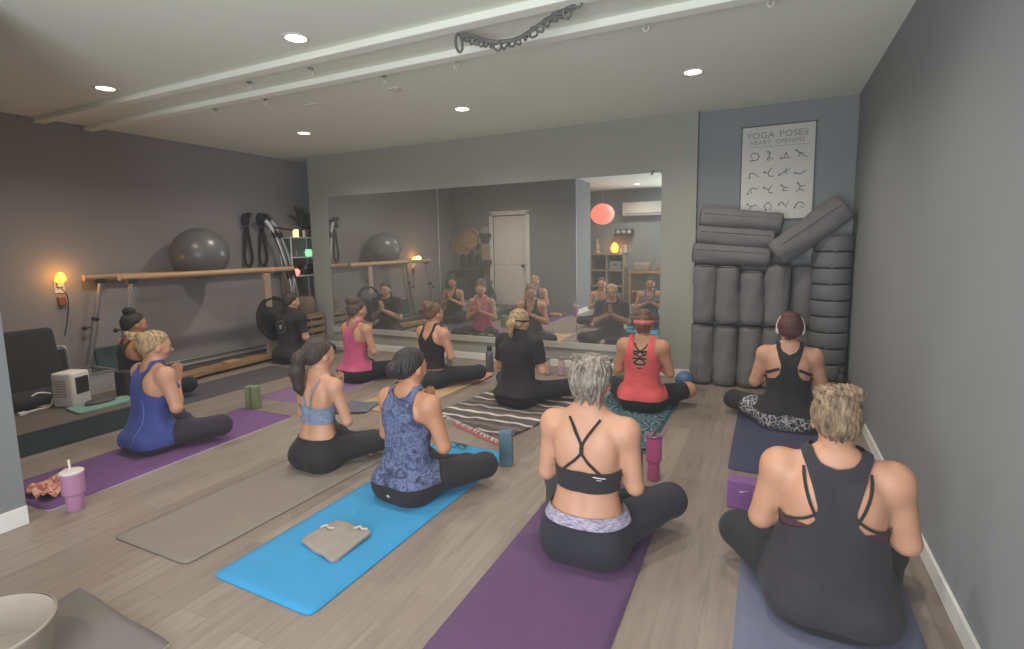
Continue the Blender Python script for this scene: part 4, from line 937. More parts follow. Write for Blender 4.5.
    # towels / cloths
    tw = sheet('face_towel', [(-1.975, 1.70), (-1.70, 1.635), (-1.70, 1.90), (-1.955, 1.925)], fabric('towel_grey', '#88817a', nscale=30, weave=150, bump=.6), .012, .0065, nx=24, ny=24, lift=lambda u, v: .004*math.sin(u*11+v*4)+.006*math.exp(-((u-.25)**2+(v-.75)**2)*60)+.006, rnd=.03); tag(tw, 'small grey towel lying on the blue mat', 'towel')
    kn = MB()
    for x, y in ((-.10, .04), (.06, .10)):
        kn.tube(bez([(x-.03, y-.01, .022), (x-.01, y+.01, .028), (x+.015, y, .026), (x+.035, y+.014, .022)], 10), .006, 7)
    kn.build('tie', fabric('towel_tie', '#a8a19a'), tw, smooth=True)
    rr = random.Random(5)
    def crumple(u, v): return .02+.022*math.sin(u*9+3*v)*math.sin(v*8+u*2)+.012*math.sin(u*21+v*13)
    t = NT('orange_print'); v = t.coord(); t.col(t.ramp(t.noise(v, 26, 3, .5, 1), [(.38, '#8e4a52'), (.5, '#c47f62'), (.62, '#d8ab9a')])); t.p(Roughness=.95)
    tag(sheet('printed_cloth', [(-3.86, 1.40), (-3.62, 1.42), (-3.70, 1.64), (-4.04, 1.70)], t.m, .004, .010, nx=36, ny=30, lift=crumple, rnd=.05), 'crumpled orange and pink printed cloth at near end of purple mat', 'cloth')
    tag(sheet('grey_garment', [(-3.36, 3.26), (-3.06, 3.40), (-3.12, 3.68), (-3.42, 3.60)], fabric('garment_grey', '#575963'), .006, .001, nx=30, ny=30, lift=lambda u, v: .012+.012*math.sin(u*10+v*6)*math.sin(v*9), rnd=.05), 'dark grey garment lying on floor behind the ponytail woman', 'garment')
    tag(sheet('salmon_towel', [(-2.90, 4.62), (-2.66, 4.62), (-2.66, 5.00), (-2.90, 5.00)], fabric('salmon_terry', '#b97466'), .008, .0065, lift=lambda u, v: .003*math.sin(u*8+v*9)+.003), 'salmon towel at far end of the tan mat', 'towel')

def block(name, loc, size, rz, mat, lab, cat='yoga block', rot=None, bev=.008):
    o = MB().box((0, 0, size[2]/2), size, bev=bev).build(name, mat, None, loc, (rot[0], rot[1], rz) if rot else (0, 0, rz)); tag(o, lab, cat); return o
def tumbler(name, lab, loc, r, h, mat, lidmat, straw=None, handle=False, foot=.72):
    root = empty(name, loc); tag(root, lab, 'tumbler')
    MB().lathe([(0, 0), (r*foot, 0), (r*foot+.003, .006), (r*foot*1.04, h*.38), (r*.97, h*.42), (r, h*.46), (r, h*.93), (r*.96, h*.935)], seg=36).build('cup', mat, root, smooth=True, angle=35)
    MB().lathe([(r*.97, h*.925), (r*1.03, h*.93), (r*1.03, h*.965), (r*.9, h*.985), (0, h*.985)], seg=36).build('lid', lidmat, root, smooth=True, angle=30)
    if straw: MB().cyl((-.012, 0, h*.98), (-.03, .005, h+.05), .006, seg=12).build('straw', straw, root, smooth=True)
    if handle: MB().tube(bez([(0, -r*.8, h*.96), (0, -r*.7, h*1.03), (0, r*.7, h*1.03), (0, r*.8, h*.96)], 14), .007, 8).build('carry_loop', lidmat, root, smooth=True)
    return root
def bottle(lab, loc, r, h, mat, cap):
    root = empty('water_bottle', loc); tag(root, lab, 'bottle')
    MB().lathe([(0, 0), (r*.94, 0), (r, .008), (r, h*.68), (r*.93, h*.74), (r*.55, h*.83), (r*.5, h*.85)], seg=28).build('flask', mat, root, smooth=True, angle=35)
    MB().lathe([(r*.56, h*.84), (r*.62, h*.85), (r*.62, h*.97), (r*.5, h), (0, h)], seg=24).build('cap', cap, root, smooth=True, angle=35)
    MB().tube([(r*.5*math.cos(a), 0, h+.0+r*.45*math.sin(a)) for a in np.linspace(0, PI, 12)], .004, 7).build('cap_loop', cap, root, smooth=True)
    return root
def floor_things():
    tumbler('tumbler', 'lilac pink tumbler with white lid and straw at near end of purple mat', (-3.405, 1.45, .0), .054, .225, plain('lilac_steel', '#a8769b', .35), M['offwhite'], M['offwhite'])
    tumbler('tumbler', 'hot pink steel tumbler on floor beside grey haired woman', (-.582, 3.085, 0), .046, .285, plain('hot_pink_steel', '#bf5389', .35, 0), plain('smoke_lid', '#6e4f60', .3), None, True)
    bottle('dark teal bottle standing just left of hot pink tumbler', (-.69, 3.12, 0), .036, .20, plain('teal_bottle', '#2e4b55', .4), M['darkgrey'])
    bl = fabric('foam_blue', '#446173', rough=.8, nscale=30, weave=300, vary=.05, bump=.1)
    b = block('yoga_block', (-1.487, 2.935, .001), (.085, .075, .225), .35, bl, 'dusty blue foam block standing upright by the blue mat'); 
    gb = fabric('foam_green', '#68744f', rough=.8, nscale=30, weave=300, vary=.06, bump=.1)
    t = block('yoga_block', (-4.12, 3.15, .001), (.115, .075, .20), .3, gb, 'olive green foam block standing on floor by purple mat'); 
    MB().box((0, -.039, .10), (.012, .004, .202)).build('groove', fabric('foam_green_dark', '#47522f'), t)
    block('yoga_block', (-3.62, 4.72, .001), (.23, .10, .15), .2, fabric('foam_olive', '#5d6048', rough=.8), 'dull olive foam block beside pink tank woman')
    pb = fabric('foam_purple', '#6c3f78', rough=.75, nscale=30, weave=300, vary=.05, bump=.1)
    p = block('yoga_block', (-.045, 2.94, .001), (.235, .09, .155), -.06, pb, 'purple foam block with small white mark in front of slate mat')
    # curved tick mark on the front face
    c = [(-.038, .000), (-.046, -.008), (-.042, -.018), (-.024, -.013), (.034, .014), (-.020, -.004), (-.032, -.006)]
    m = MB(); m.prism([(x*.55, y*.55) for x, y in c], 0, .0012); m.build('mark', plain('mark_white', '#cdbfd2', .6), p, (-.03, -.0455, .105), (PI/2, 0, 0))
    # glasses on the blue mat
    g = empty('eyeglasses', (-1.915, 3.035, .0075), -.1); tag(g, 'folded black eyeglasses lying on blue mat near her knee', 'eyeglasses')
    for q in (-1, 1):
        MB().tube([(q*.035+.028*math.cos(a), -.004, .020+.020*math.sin(a)) for a in np.linspace(0, 2*PI, 22)[:-1]], .0028, 7, closed=True).build('rim', M['black'], g, smooth=True)
        MB().tube(bez([(q*.064, -.004, .028), (q*.062, .03, .024), (q*-.01, .045+.008*q, .012), (q*-.055, .047+.008*q, .008)], 14), .0024, 6).build('temple', M['black'], g, smooth=True)
    MB().tube(bez([(-.008, -.004, .024), (0, -.006, .029), (.008, -.004, .024)], 8), .0026, 6).build('bridge', M['black'], g, smooth=True)
    # bottles by the mirror
    bottle('dark grey water bottle against the baseboard below mirror', (-2.80, 5.16, 0), .045, .285, plain('slate_bottle', '#55535c', .45), M['black'])
    bottle('slim steel bottle beside elbow of curly updo woman', (-3.36, 5.20, 0), .034, .25, plain('pale_bottle', '#85858a', .35, .4), M['darkgrey'])
    gl = glass('pink_glass', (.62, .42, .47, 1), .1, .55)
    for x, y, lab in ((-2.14, 5.24, 'pinkish clear glass jar on the left below mirror'), (-1.99, 5.28, 'pinkish clear glass jar on the right below mirror')):
        r = empty('glass_jar', (x, y, 0)); tag(r, lab, 'jar'); MB().lathe([(0, 0), (.036, 0), (.040, .01), (.040, .13), (.030, .155), (.030, .18)], seg=24).build('jar_body', gl, r, smooth=True, angle=40); MB().lathe([(.032, .172), (.034, .174), (.034, .20), (0, .202)], seg=24).build('lid', plain('jar_lid', '#8b7d80', .4), r, smooth=True, angle=40)
    d = MB().lathe([(0, 0), (.05, 0), (.062, .02), (.058, .06), (.03, .085), (0, .09)], seg=24).build('dark_pouch', M['darkgrey'], None, (-1.80, 5.33, 0), smooth=True); tag(d, 'small dark round pouch on floor right of the glass jars', 'pouch')
    m = MB().tube([(0, 0, 0), (.42, .02, 0)], .055, 20); o = m.build('rolled_mat', fabric('olive_roll', '#616a4d'), None, (-1.45, 5.32, .056), smooth=True); tag(o, 'rolled olive mat by the baseboard behind coral tank woman', 'yoga mat')
    o = MB().sph((0, 0, .09), .09, (1, 1, 1)).build('small_ball', plain('blue_ball', '#3d5a86', .5), None, (-.70, 5.20, .0), smooth=True); tag(o, 'small blue exercise ball right of the coral tank woman', 'ball')
    bottle('black water bottle against right wall in front of the cushion stack', (.588, 5.29, 0), .045, .30, M['black'], M['black'])
    # tub at the lower left
    r = empty('tub', (-2.30, .665, .007)); tag(r, 'off white soft tub cut off at the lower left corner', 'tub')
    wl = .205; tm = plain('tub_plastic', '#92897f', .7, vary=.04)
    MB().lathe([(0, .0), (wl*.80, 0), (wl*.88, .012), (wl*.93, .05), (wl, .150), (wl*1.012, .163), (wl*.985, .167), (wl*.955, .150), (wl*.88, .03), (0, .024)], seg=56).build('wall', tm, r, smooth=True, angle=50)
    MB().lathe([(wl*.985, .162), (wl*1.02, .157), (wl*1.022, .167), (wl*.99, .172)], seg=56).build('rim', tm, r, smooth=True)
# ------------------------------------------------------------------ left wall: platform, barre, springs, shelves
PZ = .17
def left_side():
    pf = empty('platform', (-5.45, 1.98, 0)); tag(pf, 'low platform with brown top and dark green side along left wall', 'platform')
    MB().box((0, 0, PZ/2-.006), (1.66, 1.32, PZ-.012), bev=.006).build('base', fabric('platform_green', '#24383a', rough=.8, bump=.1), pf)
    MB().box((0, 0, PZ-.008), (1.67, 1.33, .016), bev=.006).build('top', fabric('platform_top', '#4e443f', rough=.9, nscale=6), pf)
    # pilates barre frame: two rails, two slanted legs, two posts, floor runners
    br = empty('barre_frame', (-6.0, 4.0, 0)); tag(br, 'two long wooden barre rails on silver legs and wooden posts along left wall', 'barre')
    o = br.location
    rails = [((-6.215, 2.95, 1.155), (-6.215, 5.52, 1.13)), ((-5.725, 3.02, 1.155), (-5.725, 5.12, 1.15))]
    for a, b in rails:
        a, b = Vector(a)-o, Vector(b)-o
        MB().cyl(a, b, .031, seg=24).build('rail', M['railwood'], br, smooth=True)
        MB().cyl(a-Vector((0, .012, 0)), a, .033).build('end_cap', M['postwood'], br, smooth=True)
    for (x, y) in ((-6.215, 3.09), (-5.725, 3.12)):
        t = Vector((x, y, 1.13))-o; b = Vector((x-.01, y-.24, .012))-o; m = t.lerp(b, .42)
        lg = MB().cyl(t, m, .019).build('leg', M['steel'], br, smooth=True)
        MB().cyl(t.lerp(b, .36), b, .027).build('sleeve', M['steel'], lg, smooth=True)
        MB().cyl(t.lerp(b, .345), t.lerp(b, .375), .033).build('collar', M['black'], lg, smooth=True)
        k = t.lerp(b, .43); MB().cyl(k, k+Vector((.0, -.075, 0)), .008).sph(k+Vector((0, -.085, 0)), .022).build('knob', M['black'], lg, smooth=True)
        MB().box(t+Vector((0, 0, .0)), (.05, .09, .075), bev=.008).build('bracket', M['black'], lg)
        MB().box(b+Vector((0, 0, .05)), (.07, .07, .14), bev=.008).box(b+Vector((.02, 0, -.002)), (.20, .07, .02), bev=.005).build('foot', M['black'], lg)
    for (x, y) in ((-5.725, 4.69), (-6.215, 5.44)):
        MB().box(Vector((x, y, .555))-o, (.055, .10, 1.11), bev=.008).build('post', M['postwood'], br)
        MB().sph(Vector((x, y+.10, 1.145))-o, .04).build('finial', M['railwood'], br, smooth=True)
    rw = wood('runner_wood', '#a9845e', '#7d5d40', 1)
    MB().prism([(-5.62, 2.95), (-5.42, 2.95), (-5.62, 3.75), (-5.64, 4.80), (-5.86, 4.80), (-5.82, 3.75)], .035, .085).build('floor_runner', rw, br, -o)
    MB().box(Vector((-5.74, 3.9, .02))-o, (.10, 1.75, .035), bev=.004).build('runner_skid', M['black'], br)
    MB().box(Vector((-5.98, 4.15, .075))-o, (.24, 2.15, .05), bev=.01).build('carriage_board', M['darkgrey'], br)
    MB().cyl(Vector((-5.93, 3.05, .12))-o, Vector((-5.93, 5.2, .12))-o, .018).build('slide_rail', M['steel'], br, smooth=True)
    MB().cyl(Vector((-6.20, 3.05, .12))-o, Vector((-6.20, 5.2, .12))-o, .018).build('slide_rail', M['steel'], br, smooth=True)
    MB().box(Vector((-5.70, 4.1, .10))-o, (.10, .16, .03), bev=.008).build('foot_pad', M['railwood'], br)
    # ball on the rails
    b = MB().sph((0, 0, 0), .305, (1, 1, .97), u=44, v=30).build('exercise_ball', plain('ball_vinyl', '#5c5a5b', .32, vary=.05), None, (-5.97, 4.02, 1.37), smooth=True); tag(b, 'large grey exercise ball resting on the wooden barre rails', 'exercise ball')
    # spring tower: two bent tubes with foam joints
    tw = empty('spring_tower', (-6.15, 5.0, 0)); tag(tw, 'pair of bent silver tubes with black joints leaning on left wall', 'pilates tower'); o = tw.location
    for i, (dx, dy) in enumerate(((0, .12), (.09, -.04))):
        pts = [(-6.20+dx, 5.02+dy, 1.83), (-6.17+dx, 5.12+dy, 1.75), (-6.12+dx, 5.22+dy, 1.50), (-6.08+dx, 5.31+dy, 1.10), (-6.06+dx, 5.37+dy, .6), (-6.05+dx, 5.40+dy, .02)]
        p = [q-o for q in bez(pts, 40)]
        t = MB().tube(p, .026, 14).build('tube', M['chrome'], tw, smooth=True)
        for k in (3, 13, 24): MB().tube(p[k-1:k+2], .034, 14).build('joint', M['black'], t, smooth=True)
        MB().sph(p[0], .05, (1, 1, .8)).box(p[0]+Vector((.03, -.02, .03)), (.06, .05, .05), rot=(0, .5, .3), bev=.01).build('pulley', M['black'], t, smooth=True)
        MB().tube(p[5:12], .0275, 14).build('stripe', plain('pale_tape', '#c9c8ca', .4), t, smooth=True)
    MB().cyl((-6.28-o.x, 5.14-o.y, 1.83), (-6.08-o.x, 4.98-o.y, 1.83), .02).build('cross_bar', M['black'], tw, smooth=True)
    MB().tube([Vector(q)-o for q in bez([(-6.10, 5.04, 1.76), (-6.12, 5.25, 1.70), (-6.15, 5.62, 1.67)], 16)], .012, 8).build('strap_cord', M['black'], tw, smooth=True)
    st = fabric('strap_webbing', '#1d1c1e')
    for i, (y, lab) in enumerate(((4.86, 'black webbing strap loop hanging on left wall, farther from the tubes'), (5.09, 'black webbing strap loop hanging on left wall, nearer the tubes'))):
        r = empty('strap_loop', (-6.24, y, 1.20)); tag(r, lab, 'strap', 'black strap loops')
        lp = bez([(0, -.01, .52), (0, -.035, .30), (0, -.055, .10), (0, -.03, .01), (.01, .02, 0), (.01, .055, .10), (.01, .035, .30), (.01, .01, .52)], 34)
        MB().tube(lp, .014, 8, flat=1.5).build('webbing', st, r, smooth=True)
        MB().sph((0, 0, .60), .055, (.8, 1, 1.6)).sph((.03, .03, .66), .035).sph((.02, -.04, .55), .03).build('coil', st, r, smooth=True)
        for q in (-1, 1): MB().tube([(.03+.015*math.cos(a), q*.03+.0, .52+.02*math.sin(a)) for a in np.linspace(0, 2*PI, 14)[:-1]], .005, 6, closed=True).build('clip', M['chrome'], r, smooth=True)
    # black disc leaning on frame
    d = empty('trampoline', (-5.69, 4.76, .53), 0); d.rotation_euler = (0, math.radians(82), .03); tag(d, 'round black folded trampoline leaning behind person in printed tee', 'trampoline')
    MB().lathe([(0, .012), (.24, .012), (.245, .0), (0, -.0)], seg=48).build('jump_mat', M['black'], d)
    MB().tube([(.262*math.cos(a), .262*math.sin(a), .005) for a in np.linspace(0, 2*PI, 50)[:-1]], .026, 12, closed=True).build('rim', fabric('rim_pad', '#191819'), d, smooth=True)
    # recess shelf
    sh = empty('wall_shelf', (-6.16, 5.66, 0)); tag(sh, 'slim white open shelf unit in the corner left of mirror', 'shelf'); o = sh.location
    shm = plain('pale_shelf', '#d2d0cd', .4)
    for z in (1.03, 1.295, 1.575): MB().box(Vector((-6.17, 5.66, z-.008))-o, (.24, .50, .016), bev=.002).build('shelf_board', shm, sh)
    for x in (-6.275, -6.065):
        for y in (5.42, 5.90): MB().box(Vector((x, y, .79))-o, (.014, .014, 1.58)).build('upright', shm, sh)
    z = 1.5755
    pl = empty('potted_plant', (-6.17, 5.80, z)); tag(pl, 'dark leafy houseplant in brown pot on top shelf', 'plant')
    MB().lathe([(0, 0), (.045, 0), (.065, .11), (.07, .115), (.06, .115), (.05, .1), (0, .1)], seg=24).build('pot', plain('pot_brown', '#6e5a4c', .6), pl, smooth=True, angle=40)
    lm = plain('leaf_dark', '#3b463c', .6); rr = random.Random(11)
    for i in range(11):
        a = i*2.4+rr.uniform(-.3, .3); ln = rr.uniform(.24, .42); e = rr.uniform(.45, 1.15); d_ = Vector((math.cos(a)*.45, math.sin(a), 0)); m = MB(); N = 8; L_ = []; R_ = []
        for k in range(N+1):
            t = k/N; c = Vector((0, 0, .1))+d_*(ln*t)+Vector((0, 0, math.sin(e)*ln*t*1.3-.35*ln*t*t)); w = .045*math.sin(PI*min(1, .08+t*.92))**.8; s_ = d_.cross(Vector((0, 0, 1))).normalized()
            c.x = max(c.x, -.11); L_.append(m.bm.verts.new(c+s_*w)); R_.append(m.bm.verts.new(c-s_*w))
        for k in range(N): m.bm.faces.new((L_[k], L_[k+1], R_[k+1], R_[k]))
        m.build('leaf', lm, pl, smooth=True)
    c = empty('candle_holder', (-6.14, 5.585, z)); tag(c, 'glowing yellow candle glass on the top shelf', 'candle')
    MB().lathe([(0, 0), (.036, 0), (.040, .005), (.042, .11), (.038, .11), (.035, .01), (0, .01)], seg=24).build('glass', glow('candle_yellow', '#ffeaa6', 1.1), c, smooth=True, angle=40); MB().cyl((0, 0, .011), (0, 0, .06), .03).build('wax', M['offwhite'], c)
    s_ = MB().lathe([(0, 0), (.022, 0), (.022, .02), (.015, .03), (.020, .08), (.012, .10), (0, .102)], seg=18).build('white_vase', M['offwhite'], None, (-6.10, 5.70, z), smooth=True); tag(s_, 'tiny white vase in front of the houseplant pot', 'vase')
    c = empty('candle_holder', (-6.14, 5.80, 1.2955)); tag(c, 'glowing green candle glass on the middle shelf', 'candle')
    MB().lathe([(0, 0), (.040, 0), (.050, .02), (.052, .07), (.040, .105), (.036, .105), (.046, .07), (.04, .01), (0, .01)], seg=24).build('glass', glow('candle_green', '#97efb6', .8), c, smooth=True, angle=40); MB().cyl((0, 0, .011), (0, 0, .05), .03).build('wax', M['offwhite'], c)
    s_ = MB().lathe([(0, 0), (.03, 0), (.034, .05), (.015, .09), (.012, .14), (0, .14)], seg=18).build('small_bottle', plain('dull_bottle', '#77716d', .4), None, (-6.19, 5.62, 1.2955), smooth=True); tag(s_, 'small dull bottle on the middle shelf', 'bottle')
    b = empty('singing_bowl', (-6.15, 5.745, 1.0305)); tag(b, 'black metal bowl on lowest corner shelf', 'bowl')
    MB().lathe([(0, 0), (.06, 0), (.10, .04), (.115, .10), (.10, .15), (.094, .148), (.108, .10), (.09, .045), (0, .012)], seg=32).build('bowl', plain('bowl_black', '#232224', .25), b, smooth=True)
    s_ = MB().sph((0, 0, .048), .05, (1, 1, 1)).build('salt_lamp', glow('salt_pink', '#ff9a8c', 1.2), None, (-6.13, 5.545, 1.0305), smooth=True); tag(s_, 'small pink glowing salt lamp at end of lowest shelf', 'lamp')
    # crate and basket in the recess
    cw = wood('crate_wood', '#97806a', '#78634f', 1); cr = empty('wooden_crate', (-5.86, 5.43, 0), 0); tag(cr, 'wooden slatted crate below the corner shelf', 'crate')
    for q in (-1, 1):
        for p in (-1, 1): MB().box((q*.13, p*.16, .25), (.03, .03, .50), bev=.003).build('corner_post', cw, cr)
    for k in range(5):
        for q in (-1, 1): MB().box((q*.15, 0, .08+k*.098), (.014, .36, .06), bev=.003).build('slat', cw, cr)
        MB().box((0, -.18, .08+k*.098), (.30, .014, .06), bev=.003).build('slat', cw, cr)
    MB().box((0, 0, .495), (.32, .37, .018), bev=.003).build('lid', cw, cr)
    bk = MB().lathe([(0, 0), (.11, 0), (.125, .06), (.125, .18), (.10, .23), (0, .235)], seg=28).build('brown_basket', fabric('basket_brown', '#6f6152', weave=120, bump=.6), None, (-5.86, 5.43, .505), smooth=True); tag(bk, 'round brown lidded basket on top of wooden crate', 'basket')
    # night light, its outlet and cord
    n = empty('night_light', (-6.30, 2.765, 1.10)); tag(n, 'glowing amber plug in night light on left wall', 'lamp')
    MB().box((.004, 0, -.02), (.008, .085, .13), bev=.003).build('wall_plate', M['offwhite'], n); MB().box((.02, 0, .0), (.03, .05, .05), bev=.006).build('plug', M['offwhite'], n)
    MB().lathe([(0, .02), (.030, .025), (.042, .05), (.040, .08), (.025, .11), (0, .12)], (.045, 0, 0), seg=20).build('shade', glow('amber_glow', '#ff9a24', 9.0), n, smooth=True)
    l = bpy.data.lights.new('night_lamp', 'POINT'); l.energy = 2.2; l.color = (1, .48, .12); l.shadow_soft_size = .05; lo = bpy.data.objects.new('night_lamp', l); COL.objects.link(lo); lo.parent = n; lo.location = (.14, 0, .08)
    a = empty('plug_adapter', (-6.30, 2.765, .935)); tag(a, 'small copper coloured adapter with cord below the night light', 'adapter')
    MB().box((.02, 0, 0), (.04, .06, .085), bev=.006).build('adapter_body', plain('copper', '#9a5a3a', .4, .3), a)
    MB().tube(bez([(.045, .0, .12), (.055, .03, .06), (.05, .035, -.05), (.03, .02, -.2), (.02, -.01, -.34)], 24), .005, 7).build('cord', M['black'], a, smooth=True)
    # things on the platform
    bkp = fabric('chair_black', '#1e1e20', bump=.15); ch = empty('floor_chair', (-5.50, 2.16, PZ), 0); tag(ch, 'black padded folding chair with pale tube frame on platform', 'chair')
    MB().box((0, 0, 0), (.10, .60, .60), bev=.045, seg=4).build('backrest', bkp, ch, (-.10, -.06, .30), (0, -.20, .06), smooth=True)
    MB().box((.10, 0, .06), (.36, .50, .09), bev=.035, seg=3).build('seat', bkp, ch, smooth=True)
    MB().tube(bez([(-.05, .30, .0), (-.10, .31, .20), (-.14, .31, .38), (-.16, .25, .41), (-.17, -.1, .41)], 24), .010, 8).build('frame_tube', M['steel'], ch, smooth=True)
    MB().box((-.12, .27, .20), (.03, .06, .38), rot=(0, -.15, 0), bev=.01).build('side_panel', bkp, ch)
    ht = empty('heater', (-5.10, 2.24, PZ), .36); tag(ht, 'small white cube heater with black front window on platform', 'heater')
    MB().box((0, 0, .14), (.18, .175, .28), bev=.018, seg=3).build('housing', M['offwhite'], ht, smooth=True)
    MB().box((.093, .008, .170), (.008, .115, .135), bev=.003).build('window', M['black'], ht)
    m = MB()
    for k in range(7): m.box((-.01, -.0885, .09+.021*k), (.10, .004, .007))
    m.build('side_vent', M['steel'], ht)
    cb = MB().tube(bez([(-5.20, 2.22, PZ+.03), (-5.24, 2.14, PZ+.012), (-5.25, 2.06, PZ+.02), (-5.26, 2.03, PZ+.08), (-5.26, 2.08, PZ+.12), (-5.24, 2.16, PZ+.09), (-5.20, 2.13, PZ+.012), (-5.17, 2.02, PZ+.010), (-5.15, 1.94, PZ+.010)], 50), .0085, 8).build('power_cable', M['offwhite'], None, smooth=True); tag(cb, 'looped white power cable beside the cube heater', 'cable')
    MB().box((-5.145, 1.925, PZ+.013), (.035, .05, .024), rot=(0, 0, .15), bev=.004).build('plug', M['offwhite'], cb)
    tag(sheet('folded_towel', [(-4.99, 2.13), (-4.72, 2.10), (-4.72, 2.50), (-4.96, 2.56)], fabric('mint_terry', '#64887d'), .014, PZ, lift=lambda u, v: .002*math.sin(u*9+v*5)+.002), 'folded mint green towel on the front edge of platform', 'towel')
    o = MB().lathe([(0, 0), (.09, 0), (.10, .01), (.09, .022), (.05, .032), (0, .034)], seg=30).build('dark_disc', M['darkgrey'], None, (-4.90, 2.34, PZ+.0185), smooth=True); o.scale = (.7, 1.1, 1); tag(o, 'flat dark oval disc lying on the mint towel', 'disc')
    bx = empty('storage_bin', (-5.48, 2.52, PZ)); tag(bx, 'low clear plastic bin behind the heater on platform', 'bin')
    m = MB()
    for q in (-1, 1): m.box((q*.19, 0, .09), (.006, .30, .18)); m.box((0, q*.15, .09), (.38, .006, .18))
    m.box((0, 0, .004), (.38, .30, .006)); m.build('wall', glass('clear_bin', (.62, .58, .56, 1), .15, .38), bx)
    f = MB()
    for q in (-1, 1): f.box((q*.19, 0, .182), (.022, .325, .012)); f.box((0, q*.15, .182), (.40, .022, .012))
    f.build('rim', M['steel'], bx); MB().box((0, 0, .05), (.34, .26, .08), bev=.02).build('contents', M['darkgrey'], bx)
    o = block('foam_board', (-6.10, 3.13, .02), (.035, .27, .42), 0, fabric('board_teal', '#2f4348', rough=.8), 'dark teal foam board leaning on wall between silver legs', 'board', rot=(0, -.24, 0))
    o.location = (-6.20, 3.13, .005)
    o = block('black_box', (-4.98, 2.58, PZ), (.12, .10, .22), .2, M['black'], 'upright black box at the far end of platform', 'box', bev=.01)
    bg = empty('backpack', (-5.30, 1.62, PZ)); tag(bg, 'dark grey bag on platform partly behind the wall corner', 'bag')
    MB().sph((0, 0, .22), .22, (.75, 1, 1)).build('bag_body', fabric('bag_dark', '#2e2d31'), bg, smooth=True); MB().tube(bez([(.08, -.06, .40), (.12, -.03, .50), (.12, .05, .50), (.08, .08, .40)], 14), .012, 8).build('strap', fabric('bag_strap', '#47464b'), bg, smooth=True)
    MB().box((.155, 0, .15), (.05, .24, .17), bev=.02, seg=3).build('pocket', fabric('bag_strap', '#47464b'), bg, smooth=True)

